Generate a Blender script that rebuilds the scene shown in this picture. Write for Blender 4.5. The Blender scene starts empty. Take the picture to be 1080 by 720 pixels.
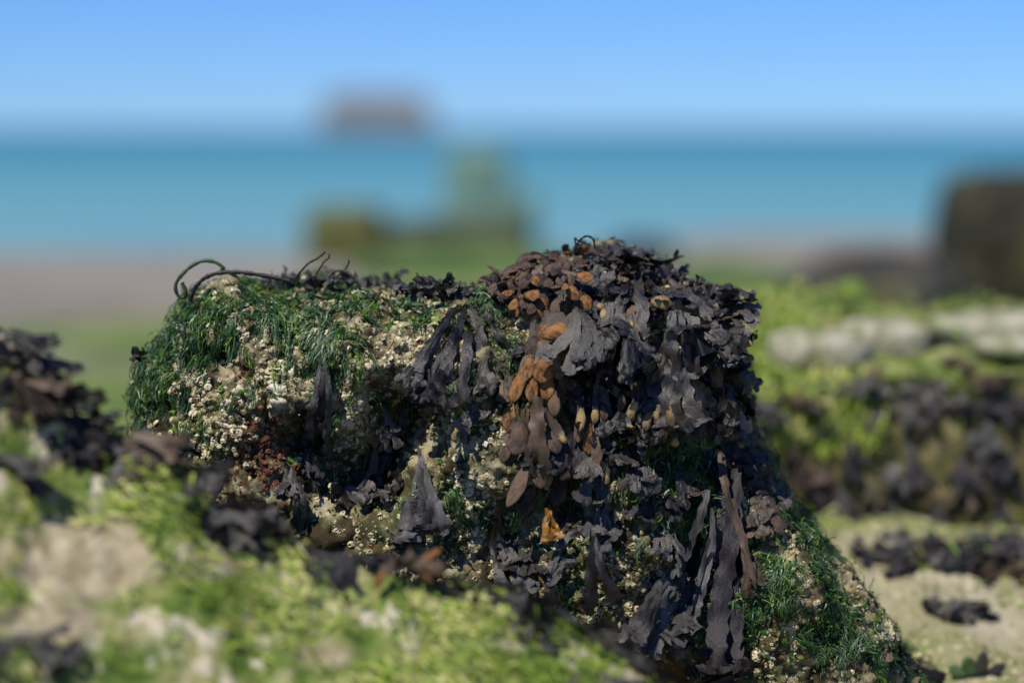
import bpy, math, random
import numpy as np
from mathutils import Vector, Matrix
from mathutils.bvhtree import BVHTree

random.seed(7)
rng = np.random.default_rng(11)
S = bpy.context.scene
C = S.collection
R = math.radians

# ------------------------------------------------------------------ camera
CAMZ, LENS = 0.60, 85.0
FPX = LENS / 36.0 * 1080.0
PITCH = math.atan((360 - 136) / FPX)
cd = bpy.data.cameras.new('camera')
cam = bpy.data.objects.new('camera', cd)
C.objects.link(cam)
cam.location = (0, 0, CAMZ)
cam.rotation_euler = (R(90) - PITCH, 0, 0)
cd.lens = LENS
cd.sensor_width = 36
cd.clip_start = 0.05
cd.clip_end = 60000
cd.dof.use_dof = True
cd.dof.focus_distance = 2.34
cd.dof.aperture_fstop = 1.6
S.camera = cam

# ------------------------------------------------------------------ sky and sun
SUN_EL, SUN_AZ = R(57), R(218)          # azimuth clockwise from +Y: behind the camera, to the left
W = bpy.data.worlds.new('World')
S.world = W
W.use_nodes = True
nt = W.node_tree
nt.nodes.clear()
sky = nt.nodes.new('ShaderNodeTexSky')
sky.sky_type = 'NISHITA'
sky.sun_disc = False
sky.sun_elevation = SUN_EL
sky.sun_rotation = SUN_AZ
sky.altitude = 0
sky.air_density = 0.75
sky.dust_density = 0.0
sky.ozone_density = 4.0
tint = nt.nodes.new('ShaderNodeMix')
tint.data_type = 'RGBA'
tint.blend_type = 'MULTIPLY'
tint.inputs[0].default_value = 1.0
tint.inputs[7].default_value = (0.47, 0.78, 1.36, 1)
bg = nt.nodes.new('ShaderNodeBackground')
bg.inputs[1].default_value = 0.090
wo = nt.nodes.new('ShaderNodeOutputWorld')
nt.links.new(sky.outputs[0], tint.inputs[6])
nt.links.new(tint.outputs[2], bg.inputs[0])
nt.links.new(bg.outputs[0], wo.inputs[0])
sd = bpy.data.lights.new('sun', 'SUN')
sd.energy = 5.0
sd.angle = R(0.53)
sd.color = (1.0, 0.95, 0.86)
sun = bpy.data.objects.new('sun', sd)
C.objects.link(sun)
TO_SUN = Vector((math.sin(SUN_AZ) * math.cos(SUN_EL), math.cos(SUN_AZ) * math.cos(SUN_EL), math.sin(SUN_EL)))
sun.rotation_euler = TO_SUN.to_track_quat('Z', 'Y').to_euler()
sun.location = TO_SUN * 20
S.render.engine = 'CYCLES'
S.view_settings.view_transform = 'Standard'
S.view_settings.look = 'None'
S.view_settings.exposure = 0.0
S.view_settings.gamma = 1.0

# ------------------------------------------------------------------ numpy noise
def _hash(ix, iy, iz, seed):
    h = (ix * 374761393 + iy * 668265263 + iz * 2147483647 + seed * 974634777) & 0xFFFFFFFF
    h = ((h ^ (h >> 13)) * 1274126177) & 0xFFFFFFFF
    h = (h ^ (h >> 16)) & 0xFFFFFFFF
    return h / 4294967295.0

def vnoise(P, seed=0):
    I = np.floor(P).astype(np.int64)
    F = P - I
    F = F * F * (3 - 2 * F)
    out = 0
    for dx in (0, 1):
        wx = F[:, 0] if dx else 1 - F[:, 0]
        for dy in (0, 1):
            wy = F[:, 1] if dy else 1 - F[:, 1]
            for dz in (0, 1):
                wz = F[:, 2] if dz else 1 - F[:, 2]
                out = out + wx * wy * wz * _hash(I[:, 0] + dx, I[:, 1] + dy, I[:, 2] + dz, seed)
    return out * 2 - 1

def fbm(P, octaves=4, seed=0):
    a, s, o = 0.5, 0, np.zeros(len(P))
    for k in range(octaves):
        o += a * vnoise(P * (2.03 ** k) + 17.3 * k, seed + k)
        a *= 0.5
    return o

def smooth(a, b, x):
    t = np.clip((x - a) / (b - a), 0, 1)
    return t * t * (3 - 2 * t)

# ------------------------------------------------------------------ object helpers
def tag(o, label=None, cat=None, group=None, kind=None):
    if label: o['label'] = label
    if cat: o['category'] = cat
    if group: o['group'] = group
    if kind: o['kind'] = kind
    return o

def link(name, me, parent=None, loc=None):
    o = bpy.data.objects.new(name, me)
    C.objects.link(o)
    if loc is not None: o.location = loc
    if parent: o.parent = parent
    return o

def empty(name, loc, label, cat, group=None):
    o = bpy.data.objects.new(name, None)
    o.empty_display_size = 0.02
    C.objects.link(o)
    o.location = loc
    return tag(o, label, cat, group)

def mesh_np(name, V, F, mat, smooth_=True):
    me = bpy.data.meshes.new(name)
    V = np.asarray(V, dtype=np.float32)
    F = np.asarray(F, dtype=np.int32)
    n, k = F.shape
    me.vertices.add(len(V))
    me.vertices.foreach_set('co', V.ravel())
    me.loops.add(n * k)
    me.loops.foreach_set('vertex_index', F.ravel())
    me.polygons.add(n)
    me.polygons.foreach_set('loop_start', np.arange(0, n * k, k, dtype=np.int32))
    me.update(calc_edges=True)
    me.polygons.foreach_set('use_smooth', np.full(n, smooth_))
    me.materials.append(mat)
    return me

def read_np(me):
    n = len(me.vertices)
    co = np.empty(n * 3, dtype=np.float32); me.vertices.foreach_get('co', co)
    no = np.empty(n * 3, dtype=np.float32); me.vertices.foreach_get('normal', no)
    return co.reshape(-1, 3).astype(float), no.reshape(-1, 3).astype(float)

def ray(px, py):
    d = Vector(((px - 540) / FPX, 1.0, (360 - py) / FPX))
    c, s = math.cos(PITCH), math.sin(PITCH)
    return Vector((d.x, d.y * c + d.z * s, -d.y * s + d.z * c))

def at(px, py, Y):
    d = ray(px, py)
    return Vector((0, 0, CAMZ)) + d * (Y / d.y)

def hit(bvh, px, py):
    l, n, i, dd = bvh.ray_cast(Vector((0, 0, CAMZ)), ray(px, py).normalized())
    return l, n

def bvh_of(me):
    me.calc_loop_triangles()
    return BVHTree.FromPolygons([v.co[:] for v in me.vertices], [p.vertices[:] for p in me.polygons])

# ------------------------------------------------------------------ materials
def mat(name, cols, scale=8, detail=6, rough=0.7, bump=0.3, bscale=60, bdist=0.002, island=0.0, objrand=0.0,
        spec=0.3, spots=None, stretch=None, trans=0.0, coords='Object', rvar=0.0, contrast=None):
    """cols: [(pos, rgb)...] ramp over noise; spots: list of (scale, threshold, softness, rgb)"""
    m = bpy.data.materials.new(name)
    m.use_nodes = True
    T = m.node_tree
    N, L = T.nodes, T.links
    b = N['Principled BSDF']
    b.inputs['Specular IOR Level'].default_value = spec
    b.inputs['Roughness'].default_value = rough
    tc = N.new('ShaderNodeTexCoord')
    mp = N.new('ShaderNodeMapping')
    if stretch: mp.inputs['Scale'].default_value = stretch
    L.new(tc.outputs[coords], mp.inputs['Vector'])
    n1 = N.new('ShaderNodeTexNoise')
    n1.inputs['Scale'].default_value = scale
    n1.inputs['Detail'].default_value = detail
    n1.inputs['Roughness'].default_value = 0.65
    L.new(mp.outputs[0], n1.inputs['Vector'])
    fac = n1.outputs['Fac']
    if island or objrand:
        src = N.new('ShaderNodeNewGeometry').outputs['Random Per Island'] if island else N.new('ShaderNodeObjectInfo').outputs['Random']
        k = island or objrand
        ma = N.new('ShaderNodeMath'); ma.operation = 'MULTIPLY_ADD'
        L.new(src, ma.inputs[0]); ma.inputs[1].default_value = k; ma.inputs[2].default_value = -k / 2
        ad = N.new('ShaderNodeMath'); ad.operation = 'ADD'
        L.new(fac, ad.inputs[0]); L.new(ma.outputs[0], ad.inputs[1])
        fac = ad.outputs[0]
    r = N.new('ShaderNodeValToRGB')
    el = r.color_ramp.elements
    while len(el) < len(cols): el.new(0.5)
    for e, (p, c) in zip(el, cols):
        e.position = p; e.color = (*c, 1)
    L.new(fac, r.inputs[0])
    col = r.outputs[0]
    for sc, th, so, rgb in (spots or []):
        n2 = N.new('ShaderNodeTexNoise')
        n2.inputs['Scale'].default_value = sc
        n2.inputs['Detail'].default_value = 5
        n2.inputs['Roughness'].default_value = 0.6
        off = N.new('ShaderNodeVectorMath'); off.operation = 'ADD'
        off.inputs[1].default_value = (sc * 1.7, th * 31, so * 53)
        L.new(mp.outputs[0], off.inputs[0]); L.new(off.outputs[0], n2.inputs['Vector'])
        mr = N.new('ShaderNodeMapRange')
        mr.inputs[1].default_value = th - so; mr.inputs[2].default_value = th + so
        L.new(n2.outputs['Fac'], mr.inputs[0])
        mx = N.new('ShaderNodeMix'); mx.data_type = 'RGBA'
        L.new(mr.outputs[0], mx.inputs[0]); L.new(col, mx.inputs[6]); mx.inputs[7].default_value = (*rgb, 1)
        col = mx.outputs[2]
    L.new(col, b.inputs['Base Color'])
    if rvar:
        mr = N.new('ShaderNodeMapRange')
        mr.inputs[3].default_value = rough - rvar; mr.inputs[4].default_value = rough + rvar
        nr = N.new('ShaderNodeTexNoise'); nr.inputs['Scale'].default_value = bscale * 0.6
        L.new(mp.outputs[0], nr.inputs['Vector']); L.new(nr.outputs['Fac'], mr.inputs[0])
        L.new(mr.outputs[0], b.inputs['Roughness'])
    if bump:
        nb = N.new('ShaderNodeTexNoise')
        nb.inputs['Scale'].default_value = bscale
        nb.inputs['Detail'].default_value = 6
        nb.inputs['Roughness'].default_value = 0.7
        L.new(mp.outputs[0], nb.inputs['Vector'])
        bp = N.new('ShaderNodeBump')
        bp.inputs['Strength'].default_value = bump
        bp.inputs['Distance'].default_value = bdist
        L.new(nb.outputs['Fac'], bp.inputs['Height'])
        L.new(bp.outputs[0], b.inputs['Normal'])
    if trans:
        out = N['Material Output']
        tr = N.new('ShaderNodeBsdfTranslucent')
        L.new(col, tr.inputs[0])
        ms = N.new('ShaderNodeMixShader'); ms.inputs[0].default_value = trans
        L.new(b.outputs[0], ms.inputs[1]); L.new(tr.outputs[0], ms.inputs[2])
        L.new(ms.outputs[0], out.inputs[0])
    return m

M = {}
M['rock'] = mat('encrusted_limestone', [(0.30, (0.03, 0.026, 0.013)), (0.43, (0.12, 0.095, 0.045)), (0.53, (0.33, 0.285, 0.16)), (0.66, (0.50, 0.45, 0.29))],
                scale=42, detail=9, rough=0.85, bump=0.9, bscale=170, bdist=0.004, spec=0.2,
                spots=[(9, 0.54, 0.06, (0.06, 0.07, 0.02)), (22, 0.55, 0.06, (0.05, 0.038, 0.018)), (6.5, 0.64, 0.035, (0.13, 0.05, 0.03)), (60, 0.66, 0.05, (0.02, 0.018, 0.012))])
M['barnacle'] = mat('barnacle_crust', [(0.2, (0.09, 0.07, 0.03)), (0.38, (0.27, 0.22, 0.11)), (0.52, (0.43, 0.375, 0.215)), (0.80, (0.64, 0.585, 0.41))],
                    scale=16, detail=6, rough=0.8, bump=0.6, bscale=500, bdist=0.001, island=0.5, spec=0.25,
                    spots=[(8, 0.60, 0.05, (0.14, 0.15, 0.05))])
M['shell'] = mat('bleached_shell', [(0.35, (0.26, 0.20, 0.11)), (0.5, (0.50, 0.44, 0.31)), (0.65, (0.72, 0.68, 0.56))], scale=3, rough=0.55,
                 bump=0.5, bscale=300, bdist=0.001, objrand=0.2)
M['rust'] = mat('iron_stained_stone', [(0.35, (0.06, 0.02, 0.012)), (0.5, (0.16, 0.055, 0.03)), (0.65, (0.30, 0.14, 0.08))], scale=70, rough=0.85,
                bump=1.0, bscale=200, bdist=0.003)
M['wrack'] = mat('charcoal_wrack', [(0.32, (0.009, 0.0075, 0.0068)), (0.50, (0.027, 0.023, 0.0205)), (0.70, (0.082, 0.072, 0.060))], scale=38, detail=8,
                 rough=0.30, bump=1.0, bscale=190, bdist=0.0020, objrand=0.34, spec=0.5, rvar=0.16, stretch=(1, 1, 0.35))
M['wrack_grey'] = mat('dry_grey_wrack', [(0.34, (0.012, 0.010, 0.010)), (0.50, (0.044, 0.040, 0.041)), (0.68, (0.15, 0.14, 0.14))], scale=60, detail=8,
                      rough=0.5, bump=1.0, bscale=260, bdist=0.0022, objrand=0.2, spec=0.4, stretch=(1, 1, 0.22))
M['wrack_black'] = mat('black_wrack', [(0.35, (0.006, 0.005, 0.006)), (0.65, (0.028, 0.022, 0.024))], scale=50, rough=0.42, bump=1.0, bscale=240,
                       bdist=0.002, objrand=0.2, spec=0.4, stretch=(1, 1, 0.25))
M['wrack_brown'] = mat('brown_wrack', [(0.33, (0.014, 0.009, 0.006)), (0.50, (0.048, 0.031, 0.020)), (0.68, (0.11, 0.072, 0.045))], scale=50, rough=0.5,
                       bump=0.6, bscale=240, bdist=0.0015, objrand=0.3, spec=0.35, rvar=0.12)
M['rec_purple'] = mat('purple_brown_tip', [(0.33, (0.020, 0.013, 0.010)), (0.50, (0.068, 0.042, 0.030)), (0.68, (0.15, 0.095, 0.062))], scale=3.2, rough=0.5,
                      bump=1.0, bscale=16, bdist=0.0016, objrand=0.30, spec=0.35)
M['rec_ochre'] = mat('ochre_tip', [(0.30, (0.05, 0.034, 0.018)), (0.48, (0.15, 0.095, 0.030)), (0.66, (0.33, 0.23, 0.09))], scale=2.6, rough=0.42,
                     bump=0.8, bscale=14, bdist=0.001, objrand=0.28, spec=0.45)
M['rec_rust'] = mat('rust_orange_blade', [(0.32, (0.035, 0.022, 0.018)), (0.44, (0.12, 0.055, 0.024)), (0.56, (0.30, 0.135, 0.04)), (0.70, (0.36, 0.20, 0.08))], scale=4.0, rough=0.6,
                    bump=1.0, bscale=18, bdist=0.002, objrand=0.10, spec=0.3)
M['rec_brown'] = mat('olive_brown_wrack', [(0.33, (0.03, 0.025, 0.008)), (0.50, (0.09, 0.07, 0.022)), (0.68, (0.18, 0.14, 0.05))], scale=30, rough=0.5, bump=.6, bscale=200, bdist=.0015, objrand=.3)
M['amber'] = mat('amber_frond', [(0.35, (0.14, 0.05, 0.008)), (0.6, (0.55, 0.26, 0.02))], scale=90, rough=0.3, bump=0.8, bscale=300, bdist=0.001, trans=0.45, spec=0.6)
M['algae'] = mat('blue_green_algae', [(0.24, (0.006, 0.022, 0.008)), (0.42, (0.020, 0.068, 0.014)), (0.56, (0.045, 0.115, 0.026)), (0.66, (0.075, 0.145, 0.060)), (0.76, (0.20, 0.25, 0.15))], scale=14,
                 detail=4, rough=0.45, bump=0, island=0.38, spec=0.5, trans=0.18)
M['algae_bright'] = mat('bright_green_algae', [(0.25, (0.03, 0.09, 0.012)), (0.5, (0.09, 0.20, 0.02)), (0.75, (0.26, 0.34, 0.06))], scale=14,
                        rough=0.4, bump=0, island=0.4, spec=0.45, trans=0.25)
M['algae_front'] = mat('yellow_green_algae', [(0.22, (0.05, 0.11, 0.02)), (0.40, (0.17, 0.29, 0.022)), (0.56, (0.37, 0.45, 0.055)), (0.76, (0.68, 0.64, 0.28))], scale=9,
                       rough=0.55, bump=0, island=0.5, spec=0.3, trans=0.2)
M['front_rock'] = mat('pale_algae_rock', [(0.34, (0.045, 0.09, 0.012)), (0.46, (0.13, 0.20, 0.03)), (0.56, (0.28, 0.29, 0.09)), (0.66, (0.50, 0.43, 0.26))],
                      scale=22, detail=9, rough=0.75, bump=1.0, bscale=60, bdist=0.01, spots=[(7.0, 0.59, 0.05, (0.60, 0.51, 0.34)), (30, 0.60, 0.03, (0.66, 0.58, 0.42))], spec=0.3)
M['shelf'] = mat('algae_rock_shelf', [(0.34, (0.035, 0.055, 0.012)), (0.46, (0.11, 0.17, 0.03)), (0.56, (0.24, 0.27, 0.08)), (0.70, (0.48, 0.44, 0.28))],
                 scale=12, detail=9, rough=0.8, bump=1.0, bscale=30, bdist=0.02, spots=[(9, 0.57, 0.04, (0.05, 0.042, 0.022))], spec=0.25)
M['pale_stone'] = mat('pale_limestone', [(0.38, (0.16, 0.18, 0.07)), (0.5, (0.34, 0.32, 0.22)), (0.64, (0.52, 0.48, 0.37))], scale=22, rough=0.8, bump=0.8, bscale=40, bdist=0.01,
                      spots=[(5, 0.62, 0.04, (0.12, 0.2, 0.04))])
M['cave_rock'] = mat('brown_green_ledge_face', [(0.34, (0.015, 0.014, 0.008)), (0.47, (0.05, 0.06, 0.015)), (0.57, (0.16, 0.13, 0.05)), (0.70, (0.36, 0.32, 0.20))],
                     scale=16, detail=8, rough=0.8, bump=1.0, bscale=40, bdist=0.015)
M['block_olive'] = mat('olive_weedy_concrete', [(0.3, (0.045, 0.05, 0.014)), (0.5, (0.10, 0.105, 0.028)), (0.7, (0.16, 0.16, 0.05))], scale=4, rough=0.85, bump=0.6, bscale=20, bdist=0.02)
M['block_dark'] = mat('dark_weedy_concrete', [(0.3, (0.012, 0.010, 0.010)), (0.5, (0.035, 0.032, 0.030)), (0.7, (0.075, 0.075, 0.05))], scale=3, rough=0.8, bump=0.6, bscale=15, bdist=0.02,
                      spots=[(4, 0.6, 0.05, (0.11, 0.11, 0.035))])
M['block_green'] = mat('grey_green_concrete', [(0.3, (0.09, 0.17, 0.12)), (0.5, (0.13, 0.24, 0.19)), (0.7, (0.20, 0.30, 0.25))], scale=3, rough=0.85, bump=0.5, bscale=15, bdist=0.02)
M['block_tall'] = mat('dark_olive_concrete', [(0.38, (0.016, 0.012, 0.010)), (0.50, (0.045, 0.042, 0.020)), (0.62, (0.12, 0.115, 0.04))], scale=2.6, rough=0.8, bump=0.8, bscale=12, bdist=0.03)
M['block_drab'] = mat('drab_green_concrete', [(0.3, (0.03, 0.035, 0.02)), (0.5, (0.06, 0.075, 0.035)), (0.7, (0.11, 0.13, 0.06))], scale=3, rough=0.85, bump=0.5, bscale=15, bdist=0.02)
M['green_bright'] = mat('fresh_green_rock', [(0.3, (0.09, 0.15, 0.02)), (0.5, (0.20, 0.30, 0.04)), (0.7, (0.32, 0.38, 0.10))], scale=6, rough=0.8, bump=0.8, bscale=40, bdist=0.02)
M['green_mound'] = mat('weedy_green_rock', [(0.3, (0.04, 0.075, 0.02)), (0.5, (0.08, 0.14, 0.035)), (0.7, (0.16, 0.21, 0.07))], scale=2.5, rough=0.8, bump=0.8, bscale=14, bdist=0.03)
M['caisson'] = mat('brown_grey_caisson_concrete', [(0.3, (0.17, 0.15, 0.13)), (0.5, (0.26, 0.235, 0.21)), (0.7, (0.36, 0.33, 0.30))], scale=0.15, rough=0.9, bump=0.3, bscale=1, bdist=0.1)

# ground: sand towards the sea, green rock near
def ground_mat():
    m = bpy.data.materials.new('shore_ground'); m.use_nodes = True
    T = m.node_tree; N, L = T.nodes, T.links; b = N['Principled BSDF']
    b.inputs['Roughness'].default_value = 0.8; b.inputs['Specular IOR Level'].default_value = 0.25
    tc = N.new('ShaderNodeTexCoord')
    def noise(scale, detail=7, off=0):
        n = N.new('ShaderNodeTexNoise'); n.inputs['Scale'].default_value = scale; n.inputs['Detail'].default_value = detail
        n.inputs['Roughness'].default_value = 0.65
        v = N.new('ShaderNodeVectorMath'); v.operation = 'ADD'; v.inputs[1].default_value = (off, off * 2, 0)
        L.new(tc.outputs['Object'], v.inputs[0]); L.new(v.outputs[0], n.inputs['Vector'])
        return n.outputs['Fac']
    def ramp(f, cols):
        r = N.new('ShaderNodeValToRGB'); el = r.color_ramp.elements
        while len(el) < len(cols): el.new(0.5)
        for e, (p, c) in zip(el, cols): e.position = p; e.color = (*c, 1)
        L.new(f, r.inputs[0]); return r.outputs[0]
    near = ramp(noise(3.2, 9), [(0.34, (0.07, 0.12, 0.025)), (0.42, (0.20, 0.25, 0.07)), (0.49, (0.36, 0.33, 0.18)), (0.60, (0.54, 0.48, 0.34))])
    green = ramp(noise(2.2, 8, 5), [(0.34, (0.05, 0.09, 0.02)), (0.47, (0.13, 0.20, 0.04)), (0.56, (0.27, 0.30, 0.10)), (0.64, (0.44, 0.40, 0.24))])
    sand = ramp(noise(0.9, 6, 9), [(0.3, (0.20, 0.18, 0.14)), (0.5, (0.28, 0.25, 0.20)), (0.7, (0.36, 0.33, 0.265))])
    at_ = N.new('ShaderNodeAttribute'); at_.attribute_name = 'zone'
    sp = N.new('ShaderNodeSeparateColor'); L.new(at_.outputs['Color'], sp.inputs[0])
    m1 = N.new('ShaderNodeMix'); m1.data_type = 'RGBA'; L.new(sp.outputs[0], m1.inputs[0]); L.new(near, m1.inputs[6]); L.new(green, m1.inputs[7])
    m2 = N.new('ShaderNodeMix'); m2.data_type = 'RGBA'; L.new(sp.outputs[1], m2.inputs[0]); L.new(m1.outputs[2], m2.inputs[6]); L.new(sand, m2.inputs[7])
    L.new(m2.outputs[2], b.inputs['Base Color'])
    bp = N.new('ShaderNodeBump'); bp.inputs['Strength'].default_value = 1.0; bp.inputs['Distance'].default_value = 0.012
    L.new(noise(75, 9, 3), bp.inputs['Height']); L.new(bp.outputs[0], b.inputs['Normal'])
    return m

def sea_mat():
    m = bpy.data.materials.new('turquoise_sea'); m.use_nodes = True
    T = m.node_tree; N, L = T.nodes, T.links; b = N['Principled BSDF']
    b.inputs['Roughness'].default_value = 0.35; b.inputs['Specular IOR Level'].default_value = 0.25
    tc = N.new('ShaderNodeTexCoord'); sx = N.new('ShaderNodeSeparateXYZ'); L.new(tc.outputs['Object'], sx.inputs[0])
    lg = N.new('ShaderNodeMath'); lg.operation = 'LOGARITHM'; lg.inputs[1].default_value = 10; L.new(sx.outputs[1], lg.inputs[0])
    mr = N.new('ShaderNodeMapRange'); mr.inputs[1].default_value = 1.4; mr.inputs[2].default_value = 2.7; L.new(lg.outputs[0], mr.inputs[0])
    r = N.new('ShaderNodeValToRGB'); el = r.color_ramp.elements
    el.new(0.5)
    for e, (p, c) in zip(el, [(0.0, (0.19, 0.37, 0.35)), (0.45, (0.085, 0.285, 0.31)), (1.0, (0.03, 0.165, 0.23))]):
        e.position = p; e.color = (*c, 1)
    ns = N.new('ShaderNodeTexNoise'); ns.inputs['Scale'].default_value = 0.05; ns.inputs['Detail'].default_value = 4
    mp = N.new('ShaderNodeMapping'); mp.inputs['Scale'].default_value = (0.3, 1, 1); L.new(tc.outputs['Object'], mp.inputs[0]); L.new(mp.outputs[0], ns.inputs['Vector'])
    ad = N.new('ShaderNodeMath'); ad.operation = 'MULTIPLY_ADD'; ad.inputs[1].default_value = 0.55; L.new(ns.outputs['Fac'], ad.inputs[0]);
    sb = N.new('ShaderNodeMath'); sb.operation = 'SUBTRACT'; sb.inputs[1].default_value = 0.27
    L.new(mr.outputs[0], ad.inputs[2]); L.new(ad.outputs[0], sb.inputs[0]); L.new(sb.outputs[0], r.inputs[0])
    L.new(r.outputs[0], b.inputs['Base Color'])
    nb = N.new('ShaderNodeTexNoise'); nb.inputs['Scale'].default_value = 1.2; nb.inputs['Detail'].default_value = 5
    m2 = N.new('ShaderNodeMapping'); m2.inputs['Scale'].default_value = (0.4, 1, 1); L.new(tc.outputs['Object'], m2.inputs[0]); L.new(m2.outputs[0], nb.inputs['Vector'])
    bp = N.new('ShaderNodeBump'); bp.inputs['Strength'].default_value = 0.6; bp.inputs['Distance'].default_value = 0.3
    L.new(nb.outputs['Fac'], bp.inputs['Height']); L.new(bp.outputs[0], b.inputs['Normal'])
    return m

# ------------------------------------------------------------------ ground, sea
def grid_mesh(name, X, Y, Z, material):
    ny, nx = X.shape
    V = np.stack([X.ravel(), Y.ravel(), Z.ravel()], 1)
    i = np.arange(ny * nx).reshape(ny, nx)
    F = np.stack([i[:-1, :-1].ravel(), i[:-1, 1:].ravel(), i[1:, 1:].ravel(), i[1:, :-1].ravel()], 1)
    return mesh_np(name, V, F, material)

def ground_z(X, Y):
    x, y = X.ravel(), Y.ravel()
    P = np.stack([x, y, 0 * x], 1)
    far_ = 46 + 9 * smooth(0.02, 0.10, x / np.maximum(y, 1))
    z = 0.0 - 1.35 * smooth(0, 1, (y - 8) / (far_ - 8)) - 0.02 * np.clip(y - 50, 0, 200)
    z = z * 1.0 - 0.10 * smooth(5.8, 9, y)
    rough = 1 - smooth(9, 13, y)
    z += rough * (0.07 * fbm(P * 1.3, 3, 3) + 0.035 * fbm(P * 6, 4, 5)) * (0.5 + 0.5 * smooth(2.5, 4, y))
    z += rough * 0.010 * fbm(P * 25, 3, 9)
    z += 0.05 * fbm(P * 0.4, 3, 2) * smooth(9, 14, y)
    z += 0.06 * smooth(-2, -10, y) * 8
    z += 0.105 * smooth(2.5, 2.95, y) * smooth(3.9, 3.2, y) * smooth(.10, .28, x)
    return z.reshape(X.shape)

ys = np.concatenate([np.linspace(-60, -2, 20), np.linspace(-1.8, 2, 30), np.linspace(2.02, 6, 240), np.geomspace(6.03, 60, 140), [80, 140, 300]])
xs = np.sort(np.concatenate([np.linspace(-1.6, 1.6, 220), np.geomspace(1.63, 150, 60), -np.geomspace(1.63, 150, 60)]))
X, Y = np.meshgrid(xs, ys)
Z = ground_z(X, Y)
gme = grid_mesh('ground', X, Y, Z, ground_mat())
x, y = X.ravel(), Y.ravel()
P2 = np.stack([x, y, 0 * x], 1)
wob = fbm(P2 * 0.8, 4, 31)
zone = np.zeros((len(x), 4), dtype=np.float32)
left = x / np.maximum(y, 0.5)                       # bearing: which way the beach opens
zone[:, 0] = smooth(4.2, 5.6, y + wob * 1.5)
edge = 8.0 + 6.0 * smooth(-0.115, -0.02, left) + 4 * wob + 2.5 * smooth(0.1, 0.2, left)
zone[:, 1] = smooth(edge - 0.6, edge + 0.6, y)
zone[:, 3] = 1
a = gme.color_attributes.new('zone', 'FLOAT_COLOR', 'POINT')
a.data.foreach_set('color', zone.ravel())
tag(link('ground', gme), kind='structure')
SEA_Z = -1.0
sy = np.concatenate([np.linspace(18, 60, 22), np.geomspace(62, 30000, 60)])
sx_ = np.sort(np.concatenate([np.linspace(-40, 40, 41), np.geomspace(42, 30000, 30), -np.geomspace(42, 30000, 30)]))
X, Y = np.meshgrid(sx_, sy)
Z = SEA_Z + 0.05 * vnoise(np.stack([X.ravel() * 0.25, Y.ravel() * 0.9, 0 * X.ravel()], 1), 8).reshape(X.shape) * smooth(30, 60, Y)
tag(link('sea', grid_mesh('sea', X, Y, Z, sea_mat())), kind='structure')

# ------------------------------------------------------------------ rough solid maker (voxel remesh then displace)
SMOOTH = {}
def solid(name, V, F, voxel, material, amps, carve=None, tri=False):
    """closed rough mesh -> evenly meshed, displaced stone"""
    me = bpy.data.meshes.new(name + '_tmp')
    me.from_pydata([tuple(v) for v in V], [], [tuple(f) for f in F])
    o = bpy.data.objects.new('tmp', me); C.objects.link(o)
    md = o.modifiers.new('r', 'REMESH'); md.mode = 'VOXEL'; md.voxel_size = voxel
    dg = bpy.context.evaluated_depsgraph_get()
    dg.update()
    ev = bpy.data.meshes.new_from_object(o.evaluated_get(dg))
    bpy.data.objects.remove(o); bpy.data.meshes.remove(me)
    co, no = read_np(ev)
    for it, (freq, amp, octv, seed, ridged) in enumerate(amps):
        n = fbm(co * freq, octv, seed)
        if ridged: n = 0.35 - np.abs(n) * 2
        co += no * (amp * n)[:, None]
        if it == 0 and carve:
            co = carve(co, no)
            SMOOTH['co'] = co.copy()
        ev.vertices.foreach_set('co', co.astype(np.float32).ravel()); ev.update()
        _, no = read_np(ev)
    ev.name = name
    ev.materials.clear(); ev.materials.append(material)
    ev.polygons.foreach_set('use_smooth', np.full(len(ev.polygons), True))
    return ev

def ball(c, r, sub=(24, 14), p=2.0):
    """superellipsoid as verts, faces"""
    V, F = [], []
    nu, nv = sub
    def sp(v): return math.copysign(abs(v) ** (2 / p), v)
    for j in range(nv + 1):
        ph = -math.pi / 2 + math.pi * j / nv
        for i in range(nu):
            th = 2 * math.pi * i / nu
            V.append((c[0] + r[0] * sp(math.cos(ph)) * sp(math.cos(th)), c[1] + r[1] * sp(math.cos(ph)) * sp(math.sin(th)), c[2] + r[2] * sp(math.sin(ph))))
    for j in range(nv):
        for i in range(nu):
            a, b2 = j * nu + i, j * nu + (i + 1) % nu
            F.append((a, b2, b2 + nu, a + nu))
    return V, F

# ------------------------------------------------------------------ main rock
OUT = [(150, 800), (146, 560), (144, 480), (142, 425), (158, 384), (188, 342), (212, 313), (244, 301), (300, 297), (350, 300), (410, 303), (470, 306), (520, 308),
       (537, 296), (560, 286), (600, 279), (640, 279), (690, 289), (735, 308), (762, 330), (771, 362), (775, 400), (779, 440), (794, 480), (822, 522),
       (856, 566), (888, 608), (913, 650), (947, 690), (980, 735), (1000, 800)]
Y0 = 2.47
cen = at(560, 570, Y0)
pts = [at(px, py, Y0) for px, py in OUT]
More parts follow.
